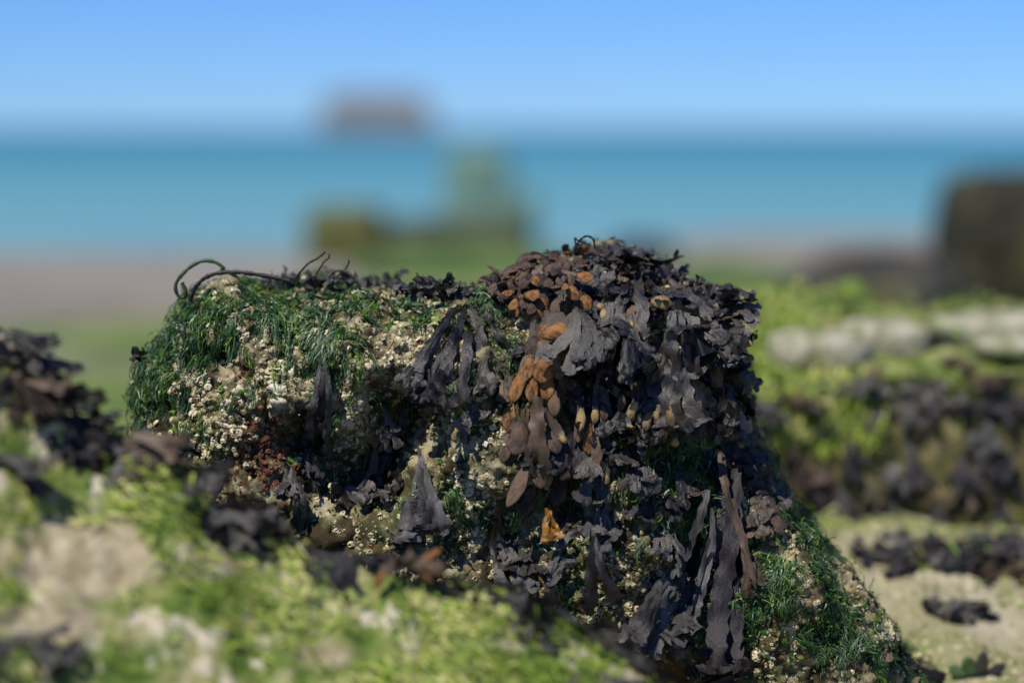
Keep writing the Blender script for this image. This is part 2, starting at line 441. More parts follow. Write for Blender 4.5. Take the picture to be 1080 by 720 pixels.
# resample
def resample(pts, n, closed=False):
    P = np.array([p[:] for p in pts]); d = np.r_[0, np.cumsum(np.linalg.norm(np.diff(P, axis=0), axis=1))]
    t = np.linspace(0, d[-1], n)
    return np.stack([np.interp(t, d, P[:, k]) for k in range(3)], 1)
O = resample(pts + [pts[0]], 260)[:-1]
nO = len(O)
V, F = [], []
def ring(rho, yoff):
    for k in range(nO):
        q = cen.xyz.lerp(Vector(O[k]), rho); V.append((q.x, Y0 + yoff, q.z))
prof = []
for k in range(0, 26):
    th = math.pi * k / 25
    rho = math.sin(th) ** 0.42
    yo = -math.cos(th)
    yo = math.copysign(abs(yo) ** 0.8, yo)
    prof.append((max(rho, 0.001), yo * (0.17 if yo < 0 else 0.26)))
for rho, yo in prof: ring(rho, yo)
for j in range(len(prof) - 1):
    for i in range(nO):
        a, b2 = j * nO + i, j * nO + (i + 1) % nO
        F.append((a, a + nO, b2 + nO, b2))
# (px, py, radius px, depth m): >0 hollows, <0 bulges
DENT = [(422, 450, 38, 0.090), (400, 505, 34, 0.070), (480, 400, 26, -0.012), (300, 380, 40, 0.014), (255, 440, 30, -0.014), (350, 505, 40, 0.050), (520, 500, 28, -0.012),
        (640, 420, 55, 0.050), (720, 480, 50, 0.040), (690, 390, 40, 0.035), (740, 600, 40, 0.045), (600, 520, 40, 0.035), (660, 585, 28, -0.012), (850, 610, 40, -0.020),
        (520, 560, 35, 0.020), (240, 340, 40, -0.012), (470, 330, 40, -0.014), (318, 465, 24, 0.050), (280, 440, 14, 0.025), (235, 370, 16, .02), (360, 340, 40, -0.012), (560, 350, 30, 0.01)]
def carve(co, no):
    for px, py, r, dpt in DENT:
        c = at(px, py, 2.33); rr = r / FPX * 2.33
        d2 = ((co[:, 0] - c.x) ** 2 + (co[:, 2] - c.z) ** 2) / rr ** 2
        front = smooth(-0.1, -0.6, no[:, 1])
        co[:, 1] += dpt * np.exp(-d2) * front
    return co
rock_me = solid('stone', V, F, 0.0032, M['rock'],
                [(9, 0.030, 3, 1, False), (28, 0.020, 3, 21, False), (60, 0.010, 2, 33, True), (140, 0.0075, 3, 41, False), (330, 0.0035, 1, 51, False)], carve)
rock = empty('seaweed_rock', (0.02, Y0, 0), 'big barnacled boulder draped in green algae and dark wrack, the one in sharp focus', 'rock')
def child_mesh(name, me, parent):
    o = link(name, me, parent)
    o.matrix_parent_inverse = Matrix.Translation(-parent.location)
    return o
child_mesh('stone', rock_me, rock)
RB = bvh_of(rock_me)
SB = BVHTree.FromPolygons(SMOOTH['co'].tolist(), [p.vertices[:] for p in rock_me.polygons])   # the stone without its fine crust: fronds rest on this
rco, rno = read_np(rock_me)

# ------------------------------------------------------------------ sampling helpers
def screen(P):
    """picture position (1080x720) of world points, used only to look up which growth zone a spot of the rock lies in"""
    c, s = math.cos(PITCH), math.sin(PITCH)
    y, z = P[:, 1], P[:, 2] - CAMZ
    f = y * c - z * s; u = y * s + z * c
    return 540 + FPX * P[:, 0] / f, 360 - FPX * u / f

def zone_weight(P, blobs):
    px, py = screen(P)
    w = np.zeros(len(P))
    for cx, cy, rx, ry, k in blobs:
        w = np.maximum(w, k * np.exp(-(((px - cx) / rx) ** 2 + ((py - cy) / ry) ** 2) ** 1.5))
    return w

# ------------------------------------------------------------------ barnacles (crust too fine to pick apart)
def barnacles(name, co, no, w, n, parent, material, r0, r1):
    p = w / w.sum()
    idx = rng.choice(len(co), n, p=p)
    P = co[idx]; Nn = no[idx] + rng.normal(0, 0.25, (n, 3)); Nn /= np.linalg.norm(Nn, axis=1)[:, None]
    T1 = np.cross(Nn, rng.normal(0, 1, (n, 3))); T1 /= np.linalg.norm(T1, axis=1)[:, None]
    T2 = np.cross(Nn, T1)
    r = r0 + (r1 - r0) * rng.random(n) ** 2.2
    h = r * rng.uniform(0.3, 0.75, n)
    k = 6
    rings = [(1.25, -0.30), (0.60, 1.0), (0.28, 0.25)]
    Vs = []
    for ri, (rr, hh) in enumerate(rings):
        for j in range(k):
            a = 2 * math.pi * j / k
            jit = 1 + rng.normal(0, 0.20, n)
            Vs.append(P + T1 * (r * rr * jit * math.cos(a))[:, None] + T2 * (r * rr * jit * math.sin(a))[:, None] + Nn * (h * hh)[:, None])
    Vs = np.stack(Vs, 1)
    Fs = []
    for ri in range(2):
        for j in range(k):
            Fs.append((ri * k + j, ri * k + (j + 1) % k, (ri + 1) * k + (j + 1) % k, (ri + 1) * k + j))
    Fs = np.array(Fs)
    nv = len(rings) * k
    FF = (Fs[None] + (np.arange(n) * nv)[:, None, None]).reshape(-1, 4)
    me = mesh_np(name, Vs.reshape(-1, 3), FF, material, False)
    o = child_mesh(name, me, parent) if parent else link(name, me)
    o['kind'] = 'stuff'
    return o
CLEAR = [(460, 350, 90, 50, 1), (410, 370, 60, 60, 1), (500, 480, 50, 80, 1), (250, 410, 60, 60, .8), (330, 420, 30, 60, .5), (375, 440, 40, 50, .8), (670, 590, 50, 45, 1), (560, 560, 45, 40, .7),
         (905, 660, 45, 45, .9), (640, 620, 40, 40, .8), (740, 400, 60, 40, .4), (830, 590, 50, 50, .3), (560, 330, 60, 60, .4), (300, 350, 100, 50, .25), (720, 560, 60, 60, .3)]
wb = zone_weight(rco, CLEAR) + 0.30 * smooth(.5, 0, rno[:, 1]) + .03
wb *= 0.12 + smooth(-0.15, 0.25, fbm(rco * 22, 3, 77))
barnacles('barnacle_crust', rco, rno, wb, 52000, rock, M['barnacle'], 0.0009, 0.0034)

barnacles('rust_crust', rco, rno, zone_weight(rco, [(277, 470, 26, 32, 1), (255, 400, 10, 30, .3), (290, 500, 20, 20, .6)]), 1100, rock, M['rust'], 0.0015, 0.0038)

# ------------------------------------------------------------------ hair algae
def strands(name, bvh, roots, length, material, label, cat='algae', per=14, spread=0.006, width=0.0007, steps=7, lift=0.004, down=Vector((0, 0, -1)), parent=None, wild=0.5):
    paths, norms = [], []
    for (p, n) in roots:
        p = Vector(p); n = Vector(n)
        L = length * random.uniform(0.45, 1.25)
        ds = L / steps
        t = down - n * down.dot(n) + Vector([random.gauss(0, wild) for _ in range(3)])
        q = p + n * lift * 0.3
        row, nr = [], []
        for s in range(steps + 1):
            row.append(q[:]); nr.append(n[:])
            t = t.normalized() if t.length > 1e-5 else Vector((1, 0, 0))
            q = q + t * ds
            l, nn, i, dd = bvh.find_nearest(q)
            if l is not None:
                sdv = (q - l).dot(nn)
                want = lift * (0.4 + 0.9 * s / steps) * random.uniform(0.5, 1.4)
                if sdv < want: q = q + nn * (want - sdv)
                elif sdv > want * 2: q = q - nn * (sdv - want) * 0.4
                n = (n * 0.5 + nn * 0.5).normalized()
            t = t * 0.7 + down * 0.45 + Vector([random.gauss(0, wild * 0.45) for _ in range(3)])
            t = t - n * t.dot(n) * 0.8
        paths.append(row); norms.append(nr)
    G = np.array(paths); Nn = np.array(norms)
    g = len(G); K = steps + 1
    G = np.repeat(G, per, 0); Nn = np.repeat(Nn, per, 0)
    m = len(G)
    off = rng.normal(0, spread, (m, 1, 3)) * rng.uniform(.4, 1.3, (m, 1, 1))
    taper = np.linspace(1.0, 0.22, K)[None, :, None]
    G = G + off * taper + np.cumsum(rng.normal(0, spread * 0.11, (m, K, 3)), 1)
    # a few stop short
    cut = rng.uniform(0.5, 1.0, (m, 1, 1))
    tt = np.linspace(0, 1, K)[None, :, None] * cut * steps
    i0 = np.clip(tt.astype(int), 0, steps - 1); fr = tt - i0
    gi = np.arange(m)[:, None, None]; ci = np.arange(3)[None, None, :]
    G = G[gi, i0, ci] * (1 - fr) + G[gi, i0 + 1, ci] * fr
    Tn = np.gradient(G, axis=1)
    side = np.cross(Tn, Nn + rng.normal(0, 0.5, (m, 1, 3)))
    side /= np.linalg.norm(side, axis=2)[:, :, None] + 1e-9
    w = width * rng.uniform(0.6, 1.7, (m, 1, 1)) * np.linspace(1, 0.3, K)[None, :, None]
    A, B = G - side * w, G + side * w
    Vv = np.stack([A, B], 2).reshape(-1, 3)
    base = (np.arange(m) * K * 2)[:, None]
    k = np.arange(steps)[None] * 2
    F_ = np.stack([base + k, base + k + 1, base + k + 3, base + k + 2], 2).reshape(-1, 4)
    me = mesh_np(name, Vv, F_, material)
    o = link(name, me)
    return tag(o, label, cat, kind='stuff')

def roots_from(co, no, w, n):
    idx = rng.choice(len(co), n, p=w / w.sum())
    return [(co[i], no[i]) for i in idx]

GREEN_L = [(240, 320, 55, 32, 1), (190, 380, 50, 50, 1), (160, 410, 30, 30, 1), (280, 340, 50, 40, .8), (385, 320, 45, 25, .9), (350, 400, 22, 60, .9), (300, 310, 60, 16, 1), (320, 490, 20, 40, .7), (360, 355, 30, 40, .7),
           (215, 350, 40, 50, 1), (400, 430, 14, 40, .4), (210, 420, 40, 30, .8)]
GREEN_R = [(850, 590, 55, 60, 1), (800, 560, 40, 60, .8), (880, 640, 30, 50, .9), (720, 510, 50, 45, .9), (820, 650, 50, 40, .7), (700, 530, 30, 40, .7), (690, 450, 20, 40, .4), (760, 640, 50, 50, .4), (935, 680, 20, 45, .9), (960, 700, 25, 25, .9)]
GREEN_M = [(488, 420, 12, 35, 1), (520, 330, 28, 26, .8), (490, 540, 30, 30, .9), (545, 390, 16, 50, .6), (440, 430, 16, 16, .6), (470, 330, 60, 22, .3), (540, 560, 25, 50, .4), (600, 590, 40, 40, .3), (440, 520, 20, 20, .5),
           (630, 500, 50, 40, .5), (720, 500, 40, 50, .9), (640, 440, 50, 60, .5), (390, 500, 40, 40, .4), (745, 580, 40, 60, .6)]
wl = zone_weight(rco, GREEN_L) * (0.04 + smooth(-0.08, 0.10, fbm(rco * 24, 3, 5)))
wr = zone_weight(rco, GREEN_R) * (0.04 + smooth(-0.08, 0.10, fbm(rco * 24, 3, 6)))
wm = zone_weight(rco, GREEN_M)
back = smooth(0.0, 0.3, rno[:, 1]) * smooth(0.05, 0.2, rco[:, 2]) * 0.25
strands('hair_algae', RB, roots_from(rco, rno, wl, 1900), 0.030, M['algae'], 'dark blue-green hair-like algae combed down the left end of the big boulder', lift=0.0035, wild=0.5, width=.0006, spread=.004)
strands('hair_algae', RB, roots_from(rco, rno, wl, 420), 0.022, M['algae_bright'], 'fresher yellow-green hair algae among the dark on the left end of the big boulder', lift=0.006, wild=0.9, per=10, width=.0006)
strands('hair_algae', RB, roots_from(rco, rno, wr, 2600), 0.026, M['algae'], 'dark green shaggy algae on the lower right flank of the big boulder', lift=0.0035, wild=0.9, width=.0006, spread=.004)
strands('hair_algae', RB, roots_from(rco, rno, wr, 500), 0.018, M['algae_bright'], 'fresher green algae among the dark on the lower right flank of the big boulder', lift=0.006, wild=1.2, per=10, width=.0006)
strands('hair_algae', RB, roots_from(rco, rno, wm, 950), 0.020, M['algae'], 'small dark green algae tufts on the pale crust in the middle of the big boulder', lift=0.005)
strands('hair_algae', RB, roots_from(rco, rno, back, 500), 0.045, M['algae'], 'green algae growing over the far side of the big boulder', lift=0.005)

# crumpled bits of sea lettuce / fresh green
def leaf_bits(name, roots, material, label, size=0.006, lift=0.004):
    Vv, F_ = [], []
    for p, n in roots:
        p = Vector(p) + Vector(n) * lift * random.uniform(0.3, 1.5)
        n = (Vector(n) + Vector([random.gauss(0, 0.6) for _ in range(3)])).normalized()
        t1 = n.cross(Vector((random.random(), random.random(), random.random()))).normalized(); t2 = n.cross(t1)
        s = size * random.uniform(0.4, 1.5); b0 = len(Vv); k = 6
        Vv.append(tuple(p))
        for j in range(k):
            a = 2 * math.pi * j / k
            q = p + (t1 * math.cos(a) + t2 * math.sin(a) * 0.7) * s * random.uniform(0.6, 1.3) + n * random.gauss(0, s * 0.35)
            Vv.append(tuple(q))
        for j in range(k): F_.append((b0, b0 + 1 + j, b0 + 1 + (j + 1) % k))
    o = link(name, mesh_np(name, Vv, F_, material))
    return tag(o, label, 'algae', kind='stuff')
wbits = (zone_weight(rco, GREEN_L) * .5 + zone_weight(rco, GREEN_M) + zone_weight(rco, CLEAR) * .25 + zone_weight(rco, GREEN_R) * .8) * smooth(0.0, 0.25, fbm(rco * 26, 3, 60))
leaf_bits('sea_lettuce', roots_from(rco, rno, wbits, 2600), M['algae_bright'], 'scraps of fresh bright green sea lettuce stuck over the big boulder', 0.0032)

# ------------------------------------------------------------------ wrack
def spline(pts_, n=10):
    out = []
    P = [pts_[0]] + list(pts_) + [pts_[-1]]
    for i in range(1, len(P) - 2):
        for k in range(n):
            t = k / n
            out.append(tuple(0.5 * ((2 * P[i][c]) + (-P[i - 1][c] + P[i + 1][c]) * t + (2 * P[i - 1][c] - 5 * P[i][c] + 4 * P[i + 1][c] - P[i + 2][c]) * t * t + (-P[i - 1][c] + 3 * P[i][c] - 3 * P[i + 1][c] + P[i + 2][c]) * t ** 3) for c in range(len(P[0]))))
    out.append(tuple(pts_[-1]))
    return out

class MB:
    def __init__(s): s.V, s.F = [], []
    def ribbon(s, P, T, Sd, Nn, Wd, th, wave=0.0, phase=0.0):
        base = len(s.V); n = len(P)
        P = list(P)
        for _ in range(2):
            Q = list(P)
            for i in range(1, n - 1): P[i] = Q[i] * .5 + (Q[i - 1] + Q[i + 1]) * .25
        sp_ = sum((P[i + 1] - P[i]).length for i in range(n - 1)) / max(1, n - 1)
        Tn = [(P[min(i + 1, n - 1)] - P[max(i - 1, 0)]).normalized() for i in range(n)]
        Nm = [sum((Nn[j] for j in range(max(0, i - 2), min(n, i + 3))), Vector()) for i in range(n)]
        Nn = [(m_ - t_ * m_.dot(t_)).normalized() for m_, t_ in zip(Nm, Tn)]
        Sd = [t_.cross(m_).normalized() for t_, m_ in zip(Tn, Nn)]
        om = min(.9, sp_ * 230)                   # ruffles about 25 mm long whatever the step
        for i in range(n):
            p, sd, nn, w = P[i], Sd[i], Nn[i], Wd[i]
            wl_ = wave * w * math.sin(phase + i * om); wr_ = wave * w * math.sin(phase * 1.7 + i * om * 1.2 + 1)
            t_ = min(th, w * 0.5)
            ed = [1 + (random.uniform(-0.08, 0.08) * min(1, sp_ / .005) ** 2 + .13 * math.sin(i * om * 1.9 + phase * (2 + q))) for q in (-1, 1)]
            L_, R_ = (p - sd * (w * ed[0]) + nn * wl_)[:], (p + sd * (w * ed[1]) + nn * wr_)[:]
            s.V.append(L_)
            for q, h in ((-0.32, wl_ * .25 + t_ * .25), (0, t_ * .95), (0.32, wr_ * .25 + t_ * .25)):
                s.V.append((p + sd * (w * q) + nn * h)[:])
            s.V.append(R_); s.V.append(R_); s.V.append((p - nn * t_ * .3)[:]); s.V.append(L_)
        for i in range(n - 1):
            a = base + i * 8
            for j in (0, 1, 2, 3, 5, 6):
                s.F.append((a + j, a + j + 1, a + 9 + j, a + 8 + j))
    def build(s, name, material, parent=None, origin=Vector((0, 0, 0))):
        me = bpy.data.meshes.new(name)
        o_ = origin
        me.from_pydata([(v[0] - o_.x, v[1] - o_.y, v[2] - o_.z) for v in s.V], [], s.F)
        me.polygons.foreach_set('use_smooth', np.full(len(me.polygons), True))
        me.materials.append(material)
        o = bpy.data.objects.new(name, me); C.objects.link(o)
        if parent is not None: o.parent = parent
        return o

REC = {}
def rec_mesh(kind, k, warty=0.10):
    key = (kind, k)
    if key in REC: return REC[key]
    V_, F_ = [], []
    nu, nv = 14, 11
    rs = np.random.default_rng(100 + k)
    asym = rs.uniform(-0.12, 0.12)
    for j in range(nv + 1):
        t = j / nv
        w = math.sin(math.pi * min(0.985, t * 0.90 + 0.085)) ** 0.62 * (0.72 + 0.38 * t)
        for i in range(nu):
            a = 2 * math.pi * i / nu
            d = 1 + rs.normal(0, warty * 0.4) + 0.08 * math.sin(2.1 * a + k * 2 + t * 5)
            V_.append((w * 0.5 * math.cos(a) * d + asym * math.sin(t * 3), t, w * (0.24 if kind == 'rec_ochre' else 0.15) * math.sin(a) * d + 0.06 * math.sin(t * 4 + k)))
    for j in range(nv):
        for i in range(nu):
            a, b_ = j * nu + i, j * nu + (i + 1) % nu
            F_.append((a, b_, b_ + nu, a + nu))
    F_.append(tuple(range(nu - 1, -1, -1))); F_.append(tuple(nv * nu + i for i in range(nu)))
    me = bpy.data.meshes.new('receptacle'); me.from_pydata(V_, [], F_)
    me.polygons.foreach_set('use_smooth', np.full(len(me.polygons), True)); me.materials.append(M[kind])
    REC[key] = me
    return me

def add_receptacle(parent, origin, p, t, n, ln, wd, kind):
    me = rec_mesh(kind, random.randrange(6))
    t = t.normalized(); sd = t.cross(n).normalized(); nn = sd.cross(t)
    o = bpy.data.objects.new('receptacle', me); C.objects.link(o)
    Mx = Matrix(((sd.x * wd, t.x * ln, nn.x * wd, p.x - origin.x), (sd.y * wd, t.y * ln, nn.y * wd, p.y - origin.y), (sd.z * wd, t.z * ln, nn.z * wd, p.z - origin.z), (0, 0, 0, 1)))
    o.parent = parent
    o.matrix_local = Mx
    return o

def grow(mb, tips, bvh, p, t, n, seg, width, level, P):
    """one ribbon segment, then forks"""
    steps = max(3, int(seg / P['ds']))
    ds = seg / steps
    pts_, T_, S_, N_, W_ = [], [], [], [], []
    down = P['down']
    ph = random.uniform(0, 6)
    w0 = width * 0.55 if level == P['levels'] else width * 0.9
    kn, ks = random.gauss(0, P['curl']) * .6, random.gauss(0, P['curl']) * .6
    for s in range(steps + 1):
        f = s / steps
        sd = t.cross(n)
        sd = sd.normalized() if sd.length > 1e-5 else Vector((1, 0, 0))
        n2 = sd.cross(t).normalized()
        w = w0 + (width - w0) * min(1, f * 1.6)
        if level > 0 and f > 0.7: w *= 1 + 0.45 * (f - 0.7) / 0.3
        if level == 0:
            w *= math.sqrt(max(0.03, 1 - max(0, (f - 0.72) / 0.30) ** 2))
        pts_.append(p.copy()); T_.append(t.copy()); S_.append(sd); N_.append(n2); W_.append(w * 0.5)
        if s == steps: break
        p = p + t * ds
        l, nn, i, dd = bvh.find_nearest(p, 0.2)
        if l is not None:
            sdv = (p - l).dot(nn)
            if sdv < P['clr']:
                p = p + nn * (P['clr'] - sdv) * 0.35
                if t.dot(nn) < 0: t = t - nn * t.dot(nn) * 0.8
                n = (n + nn * 0.18).normalized()
        t = t + down * P['grav'] * ds / 0.01 + n * kn + sd * ks
        t = t.normalized()
        n = (n - t * n.dot(t)).normalized()
    mb.ribbon(pts_, T_, S_, N_, W_, P['th'], P['wave'], ph)
    e, te, ne, se = pts_[-1], T_[-1], N_[-1], S_[-1]
    if level > 0:
        for sgn in (-1, 1):
            if random.random() < P.get('drop', 0.08): continue
            ang = sgn * R(random.uniform(10, 27)) * P.get('fork', 1.0)
            t2 = (te * math.cos(ang) + se * math.sin(ang)).normalized()
            n2 = (ne + se * random.gauss(0, 0.25)).normalized()
            grow(mb, tips, bvh, e - te * ds * 0.6 + se * sgn * width * 0.28 + ne * random.uniform(0, .0012), t2, n2, seg * random.uniform(0.6, 1.0) * P.get('segk', 0.9) * (0.55 if level == 1 and P['levels'] > 1 else 1), width * P.get('wk', 0.86), level - 1, P)
    else:
        tips.append((e, te, ne, W_[0] * 2))

def plant(bvh, root, normal, dirs, label, material='wrack', length=0.09, width=0.010, levels=2, tips=None, tipk=0.5, tiplen=0.020, tipw=0.012, group=None, **kw):
    """dirs: list of start directions, one per frond"""
    width *= 1.15
    P = dict(ds=0.005, down=Vector((0, 0, -1)), grav=0.20, clr=0.006, curl=0.06, th=0.0009, wave=0.14, levels=levels)
    P.update(kw)
    root = Vector(root)
    e = empty('wrack_plant', root, label, 'seaweed', group)
    for d in dirs:
        L = length * random.uniform(0.75, 1.15)
        tot = sum(0.82 ** k for k in range(levels + 1))
        mb = MB(); tl = []
        rt = root + Vector([random.gauss(0, 0.004) for _ in range(3)])
        t = Vector(d).normalized(); n = Vector(normal)
        n = (n - t * n.dot(t))
        n = n.normalized() if n.length > 0.05 else t.orthogonal().normalized()
        grow(mb, tl, bvh, rt, t, n, L / tot, width * random.uniform(0.8, 1.15), levels, P)
        fo = mb.build('frond', M[material], e, root)
        if tips:
            for (p, t, n, w) in tl:
                if random.random() < tipk:
                    k = random.choice(tips)
                    s = random.uniform(0.7, 1.2)
                    add_receptacle(fo, root, p - t * tiplen * 0.18, (t + n * random.gauss(0, .2)), n, tiplen * s, tipw * s * random.uniform(.85, 1.1), k)
    return e

PXM = 2.33 / FPX       # metres per picture pixel at the boulder's face
def idir(deg, out=0.25):
    """direction in the plane of the face: 0 = right, 90 = down, with a lean out of it"""
    a = R(deg)
    return Vector((math.cos(a), -out, -math.sin(a)))

def rp(px, py, angs, label, lenpx=90, lift=0.0, out=0.25, **kw):
    l, n = hit(RB, px, py)
    if l is None:
        l, n, _, _ = RB.find_nearest(at(px, py, Y0 - 0.05))
    nn = (n + Vector((0, -0.5, 0.2))).normalized()
    return plant(RB, l + nn * lift, nn, [idir(a + random.uniform(-6, 6), out) for a in angs], label, length=lenpx * PXM, **kw)

# --- hanging plants on the face, one by one
def strap(label, paths, material='wrack_grey', off=0.012, th=.0009, ends=2, wave=.15, endlen=.02, name='wrack_plant'):
    """long limp straps following the boulder: paths = [(points, start width px, end width px, extra lift m)]"""
    o0 = None; e = None
    for pxs, w0, w1, ex in paths:
        PP = []
        for px, py in pxs:
            l, n = hit(SB, px, py)
            if l is None: l, n, _, _ = SB.find_nearest(at(px, py, Y0 - .08))
            PP.append(l)
        P_ = spline([p[:] for p in PP], 8)
        P_ = resample([Vector(p) for p in P_], max(10, 9 * len(PP)))
        # keep the strap in front of the stone, hanging taut
        ya = P_[:, 1].copy()
        for _ in range(12): ya[1:-1] = np.minimum(ya[1:-1], (ya[:-2] + ya[2:]) / 2)
        P_[:, 1] = ya - off - ex
        pv = [Vector(p) for p in P_]
        if e is None:
            o0 = pv[0]; e = empty(name, o0, label, 'seaweed')
        n_ = len(pv)
        T_ = [(pv[min(i + 1, n_ - 1)] - pv[max(0, i - 1)]).normalized() for i in range(n_)]
        tw = random.uniform(-.5, .5)
        N_, S_ = [], []
        for i in range(n_):
            nn = Vector((tw + .5 * math.sin(i * .35 + tw * 5), -1, .25)); nn = (nn - T_[i] * nn.dot(T_[i])).normalized()
            N_.append(nn); S_.append(T_[i].cross(nn).normalized())
        W_ = [1.08 * (w0 + (w1 - w0) * (i / (n_ - 1)) ** .8) * PXM * .5 for i in range(n_)]
        mb = MB(); tl = []
        mb.ribbon(pv, T_, S_, N_, W_, th, wave, random.uniform(0, 6))
        if ends:
            grow(mb, tl, SB, pv[-1] - T_[-1] * .003, T_[-1], N_[-1], endlen, w1 * PXM * 1.5, ends - 1, dict(ds=.005, down=Vector((0, 0, -1)), grav=.1, clr=.006, curl=.15, th=th, wave=.5, levels=ends, drop=.02))
        mb.build('frond', M[material], e, o0)
    return e

def blades(label, items, out=0.016, stemw=5):
    """short swollen blades set one by one: (px, py, length px, width px, angle, kind[, extra out])"""
    e = None
    for it in items:
        px, py, ln, wd, ang, kind = it[:6]; ex = it[6] if len(it) > 6 else 0
        l, n = hit(SB, px, py)
        if l is None: l, n, _, _ = SB.find_nearest(at(px, py, Y0 - .08)); l = Vector((at(px, py, l.y).x, l.y, at(px, py, l.y).z))
        c = l + (Vector((0, 0, CAMZ)) - l).normalized() * (out + ex)
        t = idir(ang, random.uniform(.15, .6)).normalized()
        L_, W_ = ln * PXM, wd * PXM
        b0 = c - t * L_ * .5
        nn = Vector((random.gauss(0, .25), -1, random.gauss(.35, .15))); nn = (nn - t * nn.dot(t)).normalized()
        if e is None:
            o0 = b0; e = empty('wrack_plant', o0, label, 'seaweed')
        mb = MB()
        sl = random.uniform(.5, .8) * L_
        up_ = (Vector((random.uniform(-.2, .2), .9, .55)) - t * .35).normalized()
        pts_ = [b0 + up_ * sl * (1 - f) * 1.0 + t * L_ * .25 * f for f in (0, .25, .5, .75, 1)]
        T_ = [(pts_[min(i + 1, 4)] - pts_[max(0, i - 1)]).normalized() for i in range(5)]
        S_ = [q.cross(nn).normalized() for q in T_]
        N_ = [s_.cross(q) for s_, q in zip(S_, T_)]
        mb.ribbon(pts_, T_, S_, N_, [wd * PXM * .5 * k for k in (.45, .5, .6, .75, .8)], .0012, .2)
        fo = mb.build('frond', M['wrack_brown' if kind != 'rec_ochre' else 'wrack_grey'], e, o0)
        add_receptacle(fo, o0, b0, t, nn, L_, W_, kind)
    return e

strap('charcoal wrack hanging in flat forked lobes left of the rusty clump', [([(494, 306), (478, 328), (464, 350), (452, 378)], 7, 11, 0), ([(495, 308), (486, 338), (476, 368), (468, 392)], 7, 12, .004), ([(478, 330), (462, 350), (450, 368)], 5, 8, .006), ([(484, 342), (462, 382), (458, 404)], 5, 9, .002)], 'wrack', off=.012, ends=3, endlen=.026)
strap('charcoal wrack with blunt lobes between the forked one and the rusty clump', [([(498, 308), (502, 335), (508, 360), (508, 382)], 8, 13, .002), ([(500, 310), (512, 330), (522, 348), (530, 358)], 6, 9, 0), ([(498, 320), (494, 350), (492, 380), (488, 402)], 6, 11, .006)], 'wrack', off=.012, ends=3, endlen=.022)
strap('narrow shrivelled dark wrack hanging down the green left part of the boulder', [([(342, 352), (344, 385), (340, 420), (334, 458)], 5, 14, 0), ([(340, 375), (336, 410), (328, 440), (326, 468)], 5, 12, .003), ([(345, 380), (348, 420), (346, 455), (350, 470)], 4, 9, .005)], off=.010, wave=.3)
strap('grey inverted-V wrack hanging near the foot of the middle face', [([(445, 478), (442, 505), (434, 535), (428, 556)], 4, 20, 0), ([(446, 480), (450, 505), (458, 530), (464, 548)], 4, 18, .004), ([(446, 490), (446, 515), (447, 540)], 3, 12, .008)], off=.014, ends=2, endlen=.012)
rp(430, 425, (100, 120), 'small dark wrack sprig hanging in the hollow of the middle face', 58, width=0.009, levels=2)
strap('little wrack wisp with thin buff stem beside the hollow', [([(458, 440), (446, 455), (438, 468), (430, 466)], 3, 8, 0), ([(441, 466), (443, 482), (444, 495)], 2.5, 3, 0)], off=.010, ends=1)
rp(503, 428, (95, 118), 'short charcoal wrack lying across the pale crust under the forked lobes', 56, width=0.012, levels=2, clr=0.010)
rp(366, 520, (10, 30, 170, 60), 'crumpled charcoal wrack bunched at the shady foot below the hollow', 60, width=0.013, levels=2, wave=0.6, grav=0.05, lift=0.01)
rp(400, 530, (0, 40, 150), 'second crumpled wrack at the foot, nearer the inverted-V plant', 55, width=0.012, levels=2, wave=0.6, grav=0.06)
strap('dark limp wrack hanging left of the amber frond', [([(524, 530), (526, 560), (534, 585), (546, 605)], 5, 12, 0), ([(524, 545), (520, 570), (526, 600)], 4, 9, .004)], 'wrack', off=.014)
strap('upright looking charcoal wrack with buff stem, right of the amber frond', [([(632, 530), (628, 560), (624, 590), (622, 620)], 6, 14, 0), ([(628, 560), (632, 590), (640, 612)], 4, 10, .003)], 'wrack', off=.018)
strap('grey wrack arching to the left under the amber frond', [([(612, 556), (600, 562), (590, 576), (582, 592)], 8, 7, 0), ([(606, 590), (594, 592), (588, 600)], 8, 8, 0)], 'wrack', off=.014, ends=1)
strap('single short grey wrack stub lying slantwise on the pale crust', [([(678, 531), (690, 543), (704, 556), (709, 562)], 6, 9, 0)], off=.010, ends=0)
strap('long dry grey wrack straps trailing down left to a ragged bundle', [([(744, 512), (735, 545), (722, 575), (708, 605)], 7, 12, .01), ([(715, 598), (700, 618), (686, 640), (674, 662)], 12, 20, .012), ([(708, 600), (692, 615), (678, 640), (664, 660)], 6, 14, .006), ([(722, 600), (712, 625), (700, 645), (692, 664)], 6, 13, .004), ([(703, 606), (690, 625), (680, 650)], 4, 8, .02)], off=.016, wave=.22)
strap('second long grey wrack strap trailing beside the ragged bundle', [([(752, 540), (742, 580), (730, 615), (716, 652)], 5, 20, .008), ([(748, 530), (748, 570), (738, 610), (728, 645)], 4, 12, .014), ([(745, 560), (735, 600), (722, 640)], 3, 7, .018)], off=.018, wave=.22)
strap('very long black wrack straps hanging straight down the right flank', [([(760, 500), (762, 560), (765, 620), (764, 690)], 16, 30, 0), ([(772, 490), (770, 560), (758, 620), (752, 680)], 14, 22, .008), ([(776, 520), (780, 580), (776, 640), (774, 680)], 10, 14, -.004)], 'wrack_black', off=.02, wave=.22)
strap('thin brown straps hanging in front of the long black wrack', [([(757, 470), (762, 510), (776, 550), (788, 590)], 9, 8, .012), ([(770, 520), (778, 560), (784, 600)], 4, 5, .01)], 'wrack_brown', off=.022)
rp(788, 580, (96, 80), 'small dull purple wrack on the green right flank', 50, width=0.012, levels=1, material='wrack_brown', lift=.01)
